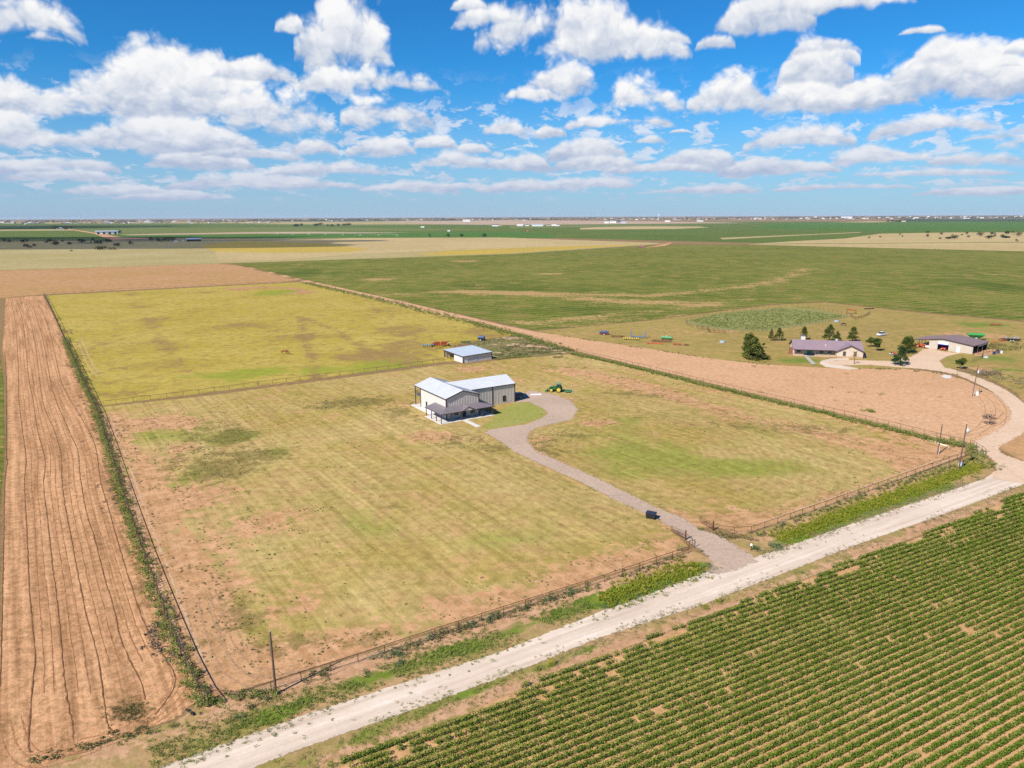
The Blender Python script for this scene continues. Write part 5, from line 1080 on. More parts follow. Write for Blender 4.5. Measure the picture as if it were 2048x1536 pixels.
    MB().box(3.25,7.15,.2,.3,0,.03).build('sill',M_conc,e)
    return e,g
shop()
# ------------------------------------------------------------------ vehicles, machines, animals
M_tyre=mat('tyre rubber',(.018,.018,.018),.9,0,.1,3)
def paint(n,c,r=.45):
    g=sum(c)/3; c2=tuple(x*.72+y*.28 for x,y in zip(c,(.20,.14,.10))); return mat(n,tuple(x*.88+g*.12 for x in c),r,0,.15,1.3,spec=.4,col2=c2)
P_green=paint('farm green',(.02,.17,.03)); P_yel=paint('rim yellow',(.65,.50,.02)); P_or=paint('bright orange',(.55,.10,.02)); P_red=paint('implement red',(.45,.04,.02)); P_blue=paint('tank blue',(.05,.09,.22),.5)
P_rust=mat('rusty iron',(.17,.07,.045),.9,.1,.3,4); P_navy=paint('navy car paint',(.012,.022,.06),.2)
def wheel(e,x,y,r,w,rimm=None,name='wheel',axis='y'):
    wb=MB(); d=(0,w/2,0) if axis=='y' else (w/2,0,0); c=Vector((x,y,r))
    n=22; V=[];prof=[(-.5,.72),(-.5,.92),(-.38,1.),(.38,1.),(.5,.92),(.5,.72)]
    for t_,rr in prof:
        for i in range(n):
            a=2*math.pi*i/n; p=(r*rr*math.cos(a),r*rr*math.sin(a)); V.append((x+p[0],y+t_*w,r+p[1]) if axis=='y' else (x+t_*w,y+p[0],r+p[1]))
    Fc=[(k*n+i,k*n+(i+1)%n,(k+1)*n+(i+1)%n,(k+1)*n+i) for k in range(5) for i in range(n)]+[(5*n+i,5*n+(i+1)%n,(i+1)%n,i) for i in range(n)]
    wb.add(V,Fc); o=wb.build(name,M_tyre,e)
    rb=MB(); rb.tube(c-Vector(d)*.72,c+Vector(d)*.72,r*.70,r*.70,16).tube(c-Vector(d)*.95,c+Vector(d)*.95,r*.22,r*.22,10); rb.build('rim',rimm or M_can,o); return o
def hull(e,name,secs,m_,bevel=0.03,smooth=False,label=None):
    "loft of rectangular-ish sections along x: (x, half width bottom, half width top, z bottom, z top)"
    V=[];Fc=[]
    for x,wb,wt,z0,z1 in secs: V+=[(x,-wb,z0),(x,wb,z0),(x,wt,z1),(x,-wt,z1)]
    for k in range(len(secs)-1):
        for i in range(4): a=4*k; b=4*k+4; Fc.append((a+i,a+(i+1)%4,b+(i+1)%4,b+i))
    Fc+=[(3,2,1,0),tuple(4*(len(secs)-1)+i for i in range(4))]
    return MB().add(V,Fc).build(name,m_,e,smooth,label,bevel)
def tractor(g,rz,label,body,rim,cab=True,scale=1.,loader=True,mower=True,roofm=None,name='tractor'):
    e=empty(name,(*g,0),rz,label,'tractor'); e.scale=(scale,)*3
    wheel(e,-.0,-.95,.85,.5,rim); wheel(e,-.0,.95,.85,.5,rim); wheel(e,2.3,-.85,.6,.38,rim); wheel(e,2.3,.85,.6,.38,rim)
    hull(e,'hood',[(.75,.38,.38,.75,1.75),(1.9,.38,.36,.75,1.72),(2.9,.34,.3,.8,1.55),(3.05,.28,.24,.85,1.35)],body)
    MB().box(-.5,1.0,-.45,.45,.7,1.1).box(.4,2.9,-.2,.2,.45,.8).build('chassis',M_black,e)
    MB().tube((2.3,-.8,.6),(2.3,.8,.6),.09).tube((0,-.9,.85),(0,.9,.85),.12).build('axle',M_black,e)
    for s in(-1,1):
        f=MB(); P=[(.85*math.cos(a)*1.08,s*.95-.25,.95+.85*math.sin(a)*1.02) for a in np.linspace(rad(20),rad(160),7)]
        Q=[(.85*math.cos(a)*1.0,s*.95-.25,.95+.85*math.sin(a)*.93) for a in np.linspace(rad(160),rad(20),7)]; f.ext(P+Q,(0,.5,0)); f.build('fender',body,e)
    if cab:
        MB().box(-.55,.75,-.62,.62,1.1,1.35).build('cab_floor',body,e)
        c=MB()
        for x in(-.55,.72):
            for y in(-.62,.62): c.tube((x,y,1.3),(x*.92,y*.95,2.45),.05)
        c.build('cab_frame',M_black,e); MB().obox((.08,0,1.9),1.14,1.16,1.05).build('cab_glass',M_glass,e)
        MB().box(-.7,.85,-.72,.72,2.46,2.62).build('cab_roof',roofm or body,e,bevel=.05)
    else:
        MB().tube((-.3,-.5,1.2),(-.3,-.5,2.4),.04).tube((-.3,.5,1.2),(-.3,.5,2.4),.04).tube((-.3,-.5,2.4),(-.3,.5,2.4),.04).build('roll_bar',M_black,e)
        s=MB().box(-.2,.3,-.25,.25,1.1,1.3).box(-.25,-.15,-.25,.25,1.3,1.75); s.build('seat',M_black,e)
        MB().tube((.75,0,1.5),(.55,0,1.75),.03).build('steering_column',M_black,e)
    MB().tube((1.6,.25,1.7),(1.6,.25,2.3),.04).build('exhaust',M_black,e)
    if loader:
        l=MB()
        for s in(-1,1): l.path([(.9,s*.55,1.7),(2.6,s*.55,1.5),(3.6,s*.55,.6)],[.07,.07,.06])
        l.build('loader_arm',body,e); b=MB(); b.ext([(3.5,-.95,.15),(4.3,-.95,.12),(4.35,-.95,.2),(3.75,-.95,.35),(3.6,-.95,.85),(3.5,-.95,.85)],(0,1.9,0)); b.build('bucket',body,e)
    if mower:
        b=MB(); b.box(-3.9,-1.9,-1.1,1.1,.25,.5); b.build('mower_deck',body,e,bevel=.04)
        MB().tube((-1.9,-.3,.9),(-.7,-.3,.8),.05).tube((-1.9,.3,.9),(-.7,.3,.8),.05).tube((-1.9,0,.6),(-2.9,0,.95),.05).obox((-2.9,0,.65),.4,.4,.35).build('hitch',body,e)
        for y in(-.8,.8): wheel(e,-4.2,y,.25,.15,M_can,'tail_wheel')
        MB().tube((-3.8,-.8,.5),(-4.2,-.8,.4),.05).tube((-3.8,.8,.5),(-4.2,.8,.4),.05).build('wheel_arm',P_rust,e)
    return e
tractor(G(1118,783.5),rad(168),'green cab tractor with loader and rear mower parked above the gravel','paint' and P_green,P_yel,roofm=paint('faded green roof',(.10,.30,.20)))
def car(g,rz,label,pm,kind='suv',name='parked_car',cat='car',lower=None):
    e=empty(name,(*g,0),rz,label,cat)
    for x in(-1.45,1.45):
        for y in(-.82,.82): wheel(e,x,y,.37,.24)
    if kind=='suv':
        hull(e,'body',[(-2.35,.8,.82,.45,1.05),(-2.3,.9,.88,.32,1.12),(.9,.92,.9,.30,1.08),(2.0,.9,.84,.32,.98),(2.35,.78,.72,.42,.8)],pm,.06)
        hull(e,'cabin',[(-2.25,.84,.74,1.1,1.5),(-1.9,.86,.7,1.1,1.72),(.1,.86,.70,1.08,1.74),(.55,.85,.72,1.06,1.6),(1.15,.82,.78,1.04,1.12)],M_glass,.04)
        hull(e,'roof',[(-2.0,.72,.66,1.70,1.78),(-1.2,.74,.68,1.72,1.82),(.0,.72,.66,1.72,1.80),(.4,.70,.64,1.66,1.72)],pm,.03)
    else: # pickup
        hull(e,'body',[(-2.8,.86,.88,.45,1.1),(-.3,.92,.92,.38,1.12),(1.6,.92,.88,.38,1.1),(2.7,.86,.78,.45,.95)],pm,.05)
        hull(e,'cabin',[(-.75,.84,.74,1.1,1.6),(-.55,.86,.70,1.1,1.8),(.7,.86,.70,1.1,1.82),(1.5,.84,.78,1.1,1.18)],M_glass,.04); hull(e,'roof',[(-.6,.70,.66,1.79,1.86),(.7,.70,.66,1.8,1.88)],pm,.03)
        MB().box(-2.65,-.9,-.72,.72,1.101,1.13).build('bed',M_dark,e)
    for y in(-.6,.6): MB().obox((2.37 if kind=='suv' else 2.72,y,.75),.06,.3,.16).build('headlight',M_white,e)
    for y in(-.7,.7): MB().obox((-2.36 if kind=='suv' else -2.83,y,.9),.05,.16,.25).build('tail_light',P_red,e)
    return e
hg=G(893.2,839.6); a=rad(32.5)
def HL(x,y): return (hg[0]+x*math.cos(a)-y*math.sin(a),hg[1]+x*math.sin(a)+y*math.cos(a))
car(HL(27.6,8.9),rad(32.5+180),'dark navy car parked at the right end of the metal house',P_navy)
# black box at the drive
e=empty('tool_box_trailer',(*G(1302,1037),0),rad(-28),'black metal box on the grass beside the gravel drive','box')
MB().box(-.85,.85,-.5,.5,.25,1.05).build('bin',M_black,e,bevel=.03); MB().add([(-.92,-.57,1.05),(.92,-.57,1.05),(.92,.57,1.15),(-.92,.57,1.15),(-.92,-.57,1.1),(.92,-.57,1.1),(.92,.57,1.22),(-.92,.57,1.22)],[(3,2,1,0),(4,5,6,7),(0,1,5,4),(1,2,6,5),(2,3,7,6),(3,0,4,7)]).build('lid',mat('blue black lid',(.03,.035,.06),.35),e)
for x in(-.7,.7):
    for y in(-.4,.4): MB().box(x-.06,x+.06,y-.06,y+.06,0,.26).build('foot',M_black,e)
MB().tube((.85,0,.3),(1.7,0,.15),.04).build('tow_bar',M_black,e)
# ---- implements
def tank_trailer(px,rz,label,tm,fm,L=2.6,R_=.62,n=2,cat='tank trailer',legs=False):
    e=empty('tank_trailer',(*G(*px),0),rz,label,cat)
    MB().box(-L*.6*n*.7,L*.6*n*.7,-.7,.7,.55,.7).tube((L*.4*n,0,.62),(L*.4*n+1.4,0,.5),.07).build('trailer_frame',fm,e)
    for k in range(n):
        x=(k-(n-1)/2)*L*.72; t=MB(); t.tube((x-L*.32,0,.7+R_),(x+L*.32,0,.7+R_),R_,R_,18); t.ell((x-L*.32,0,.7+R_),.2,R_*.98,R_*.98,12,8); t.ell((x+L*.32,0,.7+R_),.2,R_*.98,R_*.98,12,8); t.tube((x,0,.7+2*R_-.05),(x,0,.7+2*R_+.12),.18,.18,10)
        t=t.build('tank',tm,e,False)
        b=MB()
        for dx in(-.3,.3): b.tube((x+dx-.03,0,.7+R_),(x+dx+.03,0,.7+R_),R_+.02,R_+.02,18,False)
        b.build('strap',M_black,t)
    for y in(-.85,.85): wheel(e,0,y,.42,.25)
    return e
tank_trailer((963,681),rad(-25),'single dark blue tank on a trailer near the pens',P_blue,M_black,L=4.2,R_=.72,n=1)
tank_trailer((1208,670),rad(-8),'pair of blue tanks on a red trailer left of the rusty disc harrow',P_blue,P_red,L=2.8,R_=.62,n=2)
def toolbar(px,rz,label,fm,L=6,rows=3,depth=2.4,shanks=12,sm=None,name='cultivator',cat='farm implement',wheels=True,fold=0,units=None,hgt=.8,rim=None):
    e=empty(name,(*G(*px),0),rz,label,cat,)
    f=MB()
    for r in range(rows): y=-depth/2+depth*r/(max(rows-1,1)); f.obox((0,y,hgt),L,.12,.12)
    for x in(-L*.42,-L*.15,L*.15,L*.42): f.obox((x,0,hgt+.02),.10,depth,.10)
    f.obox((0,depth*.8,hgt),.12,depth*1.1,.12); f.build('frame',fm,e)
    s=MB()
    for r in range(rows):
        y=-depth/2+depth*r/(max(rows-1,1))
        for i in range(shanks): x=-L/2+L*(i+.5)/shanks; s.path([(x,y,hgt),(x,y-.25,hgt*.6),(x,y+.05,.05)],[.035,.03,.03],5)
    s.build('shanks',sm or fm,e,kind='stuff')
    if units:
        for i in range(units[0]): x=-L/2+L*(i+.5)/units[0]; u=MB(); u.obox((x,-depth*.55,hgt+.35),.45,.55,.6); u.build('seed_box',units[1],e,bevel=.03)
    if wheels:
        for x in(-L*.3,L*.3): wheel(e,x,.3,.38,.22,rim,axis='x')
    if fold:
        for s_ in(-1,1):
            w=MB(); x=s_*L*.36
            for k in range(4): w.obox((x+s_*(.1+.25*k),-depth/2+.9*k*.9,hgt+fold/2),.10,.10,fold)
            for zz in(.3,.6,1.0): w.obox((x+s_*.45,0,hgt+fold*zz),.10,depth*1.1,.10)
            w.build('folded_wing',fm,e)
    return e
toolbar((855,694),rad(10),'green planter with yellow and blue parts, leftmost in the row behind the barn',P_green,5.5,2,1.6,8,P_yel,'planter',units=(6,paint('pale blue box',(.2,.33,.5))))
e=empty('grain_drill',(*G(881,693),0),rad(14),'bright orange grain drill with twin hoppers behind the barn','grain drill')
for x in(-1.55,1.45): MB().ext([(x-1.3,-.3,.9),(x-1.3,.3,.9),(x-1.3,.75,2.1),(x-1.3,-.75,2.1)],(2.6,0,0)).build('hopper',P_or,e,bevel=.03)
MB().obox((0,0,.75),6.2,1.2,.15).tube((0,-.6,.7),(0,-3,.4),.08).build('frame',P_or,e); q=MB()
for i in range(14): q.tube((-2.9+i*.44,.4,.05),(-2.9+i*.44,.5,.75),.05)
q.build('openers',M_black,e,kind='stuff')
for x in(-3.4,3.4): wheel(e,x,0,.6,.35,P_rust,axis='x')
e=empty('wheel_gang',(*G(868,691.5),0),rad(10),'pair of black tyred wheels left of the orange drill','wheels')
for x in(-.4,.4): wheel(e,x,0,.6,.35,M_can)
MB().tube((0,-.5,.6),(0,.5,.6),.08).obox((0,0,.9),1.6,.12,.12).build('axle_frame',P_rust,e)
toolbar((877,696),rad(10),'low yellow harrow lying in front of the orange drill',P_yel,3.2,3,1.2,8,P_rust,'harrow',wheels=False,hgt=.45)
toolbar((895,689),rad(40),'small upright rusty implement right of the orange drill',P_rust,1.6,2,1.0,4,M_white,'rotary_hoe',wheels=False,hgt=1.1)
toolbar((931,686),rad(5),'low dark green disc right of the orange drill',paint('dull green',(.03,.14,.09),.6),4.4,3,1.8,10,None,'disc_harrow',hgt=.6)
toolbar((1235,674.5),rad(-15),'rusty brown disc harrow right of the blue tank trailer',P_rust,6.0,3,2.4,14,None,'disc_harrow',hgt=.55)
toolbar((1262,680),rad(-12),'green planter with yellow seed boxes in the implement row',P_green,7.0,2,1.4,8,None,'planter',units=(9,P_yel),hgt=.55)
toolbar((1276,676.5),rad(-10),'tall folded blue cultivator with upright wings in the implement row',paint('cultivator blue',(.08,.19,.38),.5),7.0,3,2.0,10,mat('violet grey steel',(.2,.15,.25),.7),'cultivator',fold=2.4)
toolbar((1323,684),rad(-16),'wide rusty sweep plough between the blue cultivator and green tank',P_rust,8.5,4,4.0,14,None,'sweep_plough',hgt=.5)
e=empty('roller_bar',(*G(1308,688),0),rad(-19),'long bright orange red tool bar lying in front of the rusty plough','tool bar')
MB().obox((0,0,.5),7.2,.3,.35).build('bar',P_or,e); q=MB()
for i in range(10): q.tube((-3.3+i*.73,0,.4),(-3.3+i*.73,-.3,.02),.06,.04)
q.build('teeth',P_red,e,kind='stuff')
for x in(-2.5,2.5): wheel(e,x,.5,.35,.2,axis='x')
e=empty('storage_tank',(*G(1333,679.5),0),rad(-20),'long light green cylinder tank lying behind the rusty plough','tank')
t=MB().tube((-2.2,0,1.0),(2.2,0,1.0),.6,.6,18); t.ell((-2.2,0,1.),.3,.6,.6,14,8); t.ell((2.2,0,1.),.3,.6,.6,14,8); t.build('tank_shell',paint('light green',(.07,.30,.12),.5),e)
MB().tube((-.1,0,1.6),(-.1,0,1.8),.25,.25,12).build('hatch',M_white,e)
for x in(-1.6,1.6): MB().box(x-.12,x+.12,-.55,.55,0,.6).build('saddle',M_black,e)
toolbar((1354,690.5),rad(-14),'small red plough right of the green tank',P_red,3.6,3,1.5,6,None,'plough',hgt=.6)
toolbar((1372,691.5),rad(-10),'rusty scrap implement at the right end of the row',P_rust,2.2,3,1.2,5,mat('tan rust',(.3,.2,.12),.9),'scrap_implement',hgt=.6,wheels=False)
toolbar((1991,651),rad(-5),'red plough alone in the green strip at upper right',P_red,5.5,3,1.8,8,None,'plough',hgt=.6)
e=empty('grain_cart',(*G(1950,680),0),rad(-20),'big green hopper cart behind the metal shop','grain cart')
MB().add([(-3.2,-1.3,2.3),(3.2,-1.3,2.3),(3.2,1.3,2.3),(-3.2,1.3,2.3),(-1.6,-.5,.8),(1.6,-.5,.8),(1.6,.5,.8),(-1.6,.5,.8)],[(0,1,5,4),(1,2,6,5),(2,3,7,6),(3,0,4,7),(7,6,5,4)]).build('hopper',P_green,e)
MB().ext([(-3.3,-1.35,2.3),(-3.3,1.35,2.3),(-3.3,.5,3.0),(-3.3,-.5,3.0)],(6.6,0,0)).build('tarp',paint('bright green tarp',(.03,.28,.05),.6),e)
MB().tube((3.0,0,.9),(5.2,0,.6),.1).build('drawbar',P_green,e)
for y in(-1.2,1.2): wheel(e,0,y,.8,.5)
# ranch vehicles
def SL(x,y):
    g=G(1857,697.5); a=rad(-50.5); return (g[0]+x*math.cos(a)-y*math.sin(a),g[1]+x*math.sin(a)+y*math.cos(a))
tractor(SL(-4.2,.2),rad(-38),'orange tractor under the shop lean-to','' or P_or,P_or,cab=False,mower=False,scale=.95)
car(SL(-1.4,2.6),rad(-120),'white pickup under the lean-to beside the orange tractor',M_white,'pickup',name='pickup_truck',cat='pickup')
car(SL(5.3,2.6),rad(-140.5),'red pickup parked inside the open shop door',paint('bright red',(.55,.02,.02),.3),'pickup',name='pickup_truck',cat='pickup')
car(G(1763,671.5),rad(-150),'white pickup parked alone in the yard above the round trees',M_white,'pickup',name='pickup_truck',cat='pickup')
e=empty('ride_on_mower',(*G(1786,709.5),0),rad(10),'small white and red ride-on mower left of the conifer','mower')
hull(e,'hood',[(-.2,.4,.36,.35,.9),(.9,.38,.3,.35,.85)],P_red); MB().box(-1.4,-.3,-.5,.5,.3,.6).build('deck',M_white,e,bevel=.04); MB().box(-.9,-.5,-.25,.25,.6,.75).box(-1.0,-.9,-.25,.25,.6,1.15).build('seat',M_black,e)
for x,y,r in((-1.1,-.5,.32),(-1.1,.5,.32),(.6,-.4,.22),(.6,.4,.22)): wheel(e,x,y,r,.2)
for k,(px,c,n_) in enumerate([((1988,686),P_or,'orange attachment left in the weeds right of the shop'),((2004,683),P_red,'red attachment left of the black trailer')]):
    toolbar(px,rad(-20+30*k),n_,c,2.6,2,1.4,5,None,'farm_attachment',hgt=.7,wheels=False)
e=empty('flat_trailer',(*G(2022,682),0),rad(-15),'black flat trailer loaded with pale scrap at far right','trailer')
MB().box(-3.6,3.6,-1.1,1.1,.75,.9).tube((-3.6,0,.8),(-5,0,.5),.08).build('deck',M_black,e)
for x in(-.5,.5):
    for y in(-1.0,1.0): wheel(e,x,y,.36,.22)
e=empty('scrap_pile',(*G(2024,680.5),.9),rad(-15),'pale scrap heaped on the black flat trailer','scrap'); q=MB(); rg=random.Random(3)
for i in range(14): q.obox((rg.uniform(-2.8,2.8),rg.uniform(-.7,.7),.2+rg.uniform(0,.3)),rg.uniform(.4,1.1),rg.uniform(.3,.8),rg.uniform(.2,.6),rg.random()*3)
q.build('scrap_pieces',mat('pale scrap',(.35,.32,.27),.8,0,.4,1.5),e,kind='stuff')
for k,(px,m_,lb) in enumerate([((1996,707),P_blue,'blue barrel right of the sorting pens'),((2003,706.5),M_white,'white barrel right of the blue barrel'),((1988,709),paint('dark blue',(.02,.03,.15)),'dark blue barrel left of the bright blue one')]):
    e=empty('barrel',(*G(*px),0),0,lb,'barrel'); MB().tube((0,0,0),(0,0,1.1),.45,.45,14).build('drum',m_,e); MB().tube((0,0,1.1),(0,0,1.16),.47,.47,14).tube((0,0,.35),(0,0,.4),.47,.47,14).tube((0,0,.72),(0,0,.77),.47,.47,14).build('hoop',M_black,e)
e=empty('water_trough',(*G(1972,715.5),0),0,'round white water tank in front of the sorting pens','water tank'); MB().tube((0,0,0),(0,0,.7),.9,.9,18).build('tank_wall',M_can,e); MB().tube((0,0,.7),(0,0,.72),.8,.8,18).build('water_surface',M_glass,e)
fence('sorting_pens','rusty pipe sorting pens on the dirt yard right of the shop',[(1948,711),(1990,708),(1998,700),(1978,698)],1.3,2.2,M_rust,(1.,.7,.4),.035,.05)
fence('sorting_pens','middle rail fence dividing the sorting pens',[(1955,709),(1990,702)],1.3,2.2,M_rust,(1.,.6),.035,.05)
for k,(px,lb) in enumerate([((1673,643.5),'blue stock tank beside the upper right arena corner'),((1445,685),'small pale trough in the grass left of the conifers')]):
    e=empty('stock_tank',(*G(*px),0),0,lb,'stock tank'); MB().tube((0,0,0),(0,0,.7),1.2,1.2,18).build('tank_wall',paint('pale blue tank',(.35,.45,.55),.5),e); MB().tube((0,0,.6),(0,0,.64),1.1,1.1,18).build('water_surface',M_glass,e)
e=empty('loading_chute',(*G(1703,628),0),rad(-5),'red shed-like loading chute at the arena upper right','chute'); MB().ext([(-2.5,0,2.3),(2.5,0,1.7),(2.5,0,2.1),(-2.5,0,2.7)],(0,1.6,0)).build('ramp',P_red,e)
for x in(-2.3,2.3):
    for y in(.1,1.5): MB().tube((x,y,0),(x,y,2.0),.08).build('leg',M_rust,e)
e=empty('pipe_pile',(*G(1738,618),0),rad(10),'dark pile of pipes in the grass right of the loading chute','pipe pile')
q=MB()
for i in range(8): q.tube((-3,-.8+i*.2,.12+.1*(i%3)),(3,-.7+i*.2,.15+.1*(i%3)),.1)
q.build('pipes',M_black,e,kind='stuff')
# ---- skeleton-skinned animal
def skinned(name,V,E,Rr,m_,parent,sub=2):
    me=bpy.data.meshes.new(name); me.from_pydata(V,E,[]); o=bpy.data.objects.new(name,me); C.objects.link(o); o.parent=parent
    o.modifiers.new('skin','SKIN'); me.skin_vertices.new() if not me.skin_vertices else None
    for i,r in enumerate(Rr): me.skin_vertices[0].data[i].radius=(r,r) if not isinstance(r,tuple) else r
    me.skin_vertices[0].data[0].use_root=True
    if sub: s=o.modifiers.new('sub','SUBSURF'); s.levels=sub; s.render_levels=sub
    me.materials.append(m_); return o
def horse(g,rz,label,m_,dark,name='horse',graze=True,sc=1.):
    e=empty(name,(*g,0),rz,label,name); e.scale=(sc,)*3
    V=[(0,0,1.15),(.45,0,1.2),(.75,0,1.18),(-.4,0,1.16),(-.72,0,1.2),  # belly, chest, shoulder, loin, rump
       (1.0,0,1.25),(1.28,0,1.0),(1.50,0,.62),(1.62,0,.40),(1.74,0,.16)]    # neck down to muzzle
    R_=[(.27,.33),(.27,.35),(.24,.33),(.26,.32),(.25,.31),(.15,.24),(.11,.19),(.09,.14),(.09,.13),(.06,.075)]
    E_=[(0,1),(1,2),(0,3),(3,4),(2,5),(5,6),(6,7),(7,8),(8,9)]
    def leg(root,pts,rs):
        p=root
        for q,r in zip(pts,rs): V.append(q); R_.append(r); E_.append((p,len(V)-1)); p=len(V)-1
    for s in(-1,1):
        leg(2,[(.72,s*.17,.95),(.72+.08*s,s*.17,.52),(.70+.08*s,s*.17,.10),(.76+.08*s,s*.17,.03)],[.13,.065,.045,.06])
        leg(4,[(-.66,s*.17,.90),(-.58-.08*s,s*.17,.72),(-.80-.08*s,s*.17,.48),(-.74-.08*s,s*.17,.10),(-.68-.08*s,s*.17,.03)],[.17,.12,.06,.045,.06])
    b=skinned('body',V,E_,R_,m_,e)
    MB().path([(-.95,0,1.25),(-1.08,0,1.0),(-1.05,0,.55)],[.05,.07,.03],6).build('tail',dark,e)
    mb=MB(); mb.add([(.85,-.02,1.55),(1.15,-.02,1.3),(1.45,-.02,.85),(1.36,-.02,.78),(1.05,-.02,1.18),(.85,.02,1.55),(1.15,.02,1.3),(1.45,.02,.85),(1.36,.02,.78),(1.05,.02,1.18)],[(0,1,2,3,4),(9,8,7,6,5),(0,5,6,1),(1,6,7,2),(2,7,8,3),(3,8,9,4),(4,9,5,0)]); mb.build('mane',dark,e)
    for s in(-1,1): MB().tube((1.50,s*.07,.72),(1.46,s*.10,.86),.04,.008,6).build('ear',m_,e)
    return e
horse(G(569,709),rad(-8),'chestnut brown horse grazing in the yellow pasture',mat('chestnut coat',(.23,.075,.025),.6,0,.15,2),mat('black mane',(.03,.015,.01),.8),sc=1.28)
horse(G(1688,651.5),rad(170),'black cow-like animal grazing in the open yard behind the house',mat('black coat',(.02,.02,.02),.6),M_black,name='cow',sc=.95)
# ------------------------------------------------------------------ trees
def tree(px,hpx,wpx,label,kind='conifer',lf=None,group=None,name=None,base=None,dens=1.0,trunk_h=.15,seed=0,cat='tree',limb=4):
    g=px if base=='world' else G(*px); z=math.hypot(g[0],g[1]); h=hpx*math.sqrt(z*z+H*H)/F*.90; w=wpx*z/F*.90
    nm=name or ('conifer_tree' if kind=='conifer' else 'leafy_tree'); e=empty(nm,(*g,0),0,label,cat,group); rg=np.random.default_rng(seed+int(px[0])); lf=lf or (LF_con if kind=='conifer' else LF_tree)
    th=h*trunk_h; t=MB(); t.path([(0,0,-.1),(.05*w*.1,0,h*.5),(0,0,h*.9)],[.035*h,.022*h,.006*h],8)
    for i in range(limb):
        a=rg.random()*6.28; z0=h*(.2+.12*i); t.path([(0,0,z0),(math.cos(a)*w*.3,math.sin(a)*w*.3,z0+h*.15)],[.014*h,.005*h],5)
    t.build('trunk',M_bark,e)
    n=int(3600*dens) if z<700 else 120
    if kind=='conifer':
        k=int(46*dens); zz=rg.random(k)**1.15; rr=(1-zz)**.60*w*.5*(.55+.5*rg.random(k)); a=rg.random(k)*6.28
        c3=np.c_[np.cos(a)*rr,np.sin(a)*rr,th+zz*(h-th)*.93]; R=w*.13+(1-zz)*w*.09; Hh=np.full(k,h*.20)
        top=np.array([[0,0,h*.84]]); c3=np.vstack([c3,top]); R=np.append(R,w*.07); Hh=np.append(Hh,h*.16)
    elif kind=='round':
        k=int(26*dens); d=rg.normal(size=(k,3)); d/=np.linalg.norm(d,axis=1)[:,None]; r=rg.random(k)**.5
        c3=np.c_[d[:,0]*w*.36*r,d[:,1]*w*.36*r,th+(h-th)*(.42+.36*d[:,2]*r)]; R=w*(.11+.09*rg.random(k)); Hh=(h-th)*(.18+.12*rg.random(k)); c3[:,2]-=Hh*.5
    else: # open, wispy
        k=int(14*dens); a=rg.random(k)*6.28; r=rg.random(k)**.6*w*.42; c3=np.c_[np.cos(a)*r,np.sin(a)*r,h*(.45+.45*rg.random(k))]; R=np.full(k,w*.13); Hh=np.full(k,h*.14)
        n=int(700*dens)
    per=max(4,n//len(c3)); P=clumps(c3,R,Hh,per,.5); s=max(w*.075,.10) if kind!='wispy' else w*.05
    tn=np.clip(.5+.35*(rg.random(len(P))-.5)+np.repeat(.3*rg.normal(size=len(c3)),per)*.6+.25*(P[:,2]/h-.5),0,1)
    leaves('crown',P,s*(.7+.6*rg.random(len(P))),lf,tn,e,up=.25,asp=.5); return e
for k,(px,hp,wp,lb) in enumerate([((1496,700),32,24,'leftmost and farthest'),((1499,706),40,30,'second from the back'),((1507,712),38,32,'third from the back'),((1510,718),30,46,'frontmost and widest')]): tree(px,hp,wp,'dark conifer left of the cream house, %s of the clump'%lb,seed=k,dens=1.4,trunk_h=.02)
tree((1493,681),14,12,'small olive conifer top just behind the big conifer clump',seed=21)
tree((1542,681.5),22,12,'slim conifer, left one of two behind the cream house yard',seed=5); tree((1558,681.5),25,18,'fuller conifer, right one of two behind the cream house yard',seed=6)
tree((1607,680),26,16,'conifer peeking over the roof behind the chimney',seed=7); tree((1658,683),32,24,'tallest conifer behind the purple roof',seed=8); tree((1674,683),20,14,'short conifer right of the tallest one behind the roof',seed=9); tree((1705,683),28,20,'conifer behind the right end of the purple roof',seed=10)
tree((1741,694),22,26,'left one of two round trees right of the cream house','round',seed=11,trunk_h=.3); tree((1753,702),30,24,'right and nearer one of two round trees by the cream house','round',seed=12,trunk_h=.25)
tree((1814,706),32,32,'broad olive conifer in front of the shop lean-to',seed=13,trunk_h=.08); tree((1800,730),34,30,'dark spiky conifer beside the ranch drive','conifer',lf=LF_con2,seed=14,trunk_h=.10)
tree((1921,738),24,24,'small round tree with pale trunk beside the curving lane','round',seed=15,trunk_h=.3)
tree((1708,728),26,14,'thin pale half bare tree in the loop of the drive','wispy',lf=LF_straw,seed=16,dens=1.3,limb=7); tree((1527,696),14,10,'little dark tree in the side yard','round',lf=LF_con2,seed=17,dens=.5,trunk_h=.35)
tree((1978,849),22,38,'grey twiggy mesquite bush beside the lane','wispy',lf=LF_dry,name='mesquite_bush',seed=18,cat='bush',limb=9)
weeds('yard_weeds','green brush tangle right of the shop dirt yard',strip_points([(1985,690),(2010,694),(2048,698)],12,.35),1.2,1.3,LF_dark,30,.4)
weeds('yard_weeds','dry brush along the right side of the lane',strip_points([(1955,742),(1990,756),(2030,764),(2080,775)],7,.35),.9,.7,LF_grey,20,.35)
weeds('yard_weeds','dark brush clump right of the lane pole',strip_points([(1966,752),(1984,745)],3,.2),.9,1.1,LF_dry,24,.3)
weeds('yard_weeds','weeds along the upper edge of the raked dirt field',strip_points([(1075,668),(1150,676),(1300,699),(1450,722),(1560,732)],1.5,.6),.5,.3,LF_dark,14,.3,keep=(.05,-.1),seed=44)
weeds('yard_weeds','weeds along the lane edge of the raked dirt field',strip_points([(1700,738.5),(1800,739),(1880,747),(1915,757)],1.5,.4),.5,.35,LF_dark,16,.3,keep=(.05,-.1),seed=45)
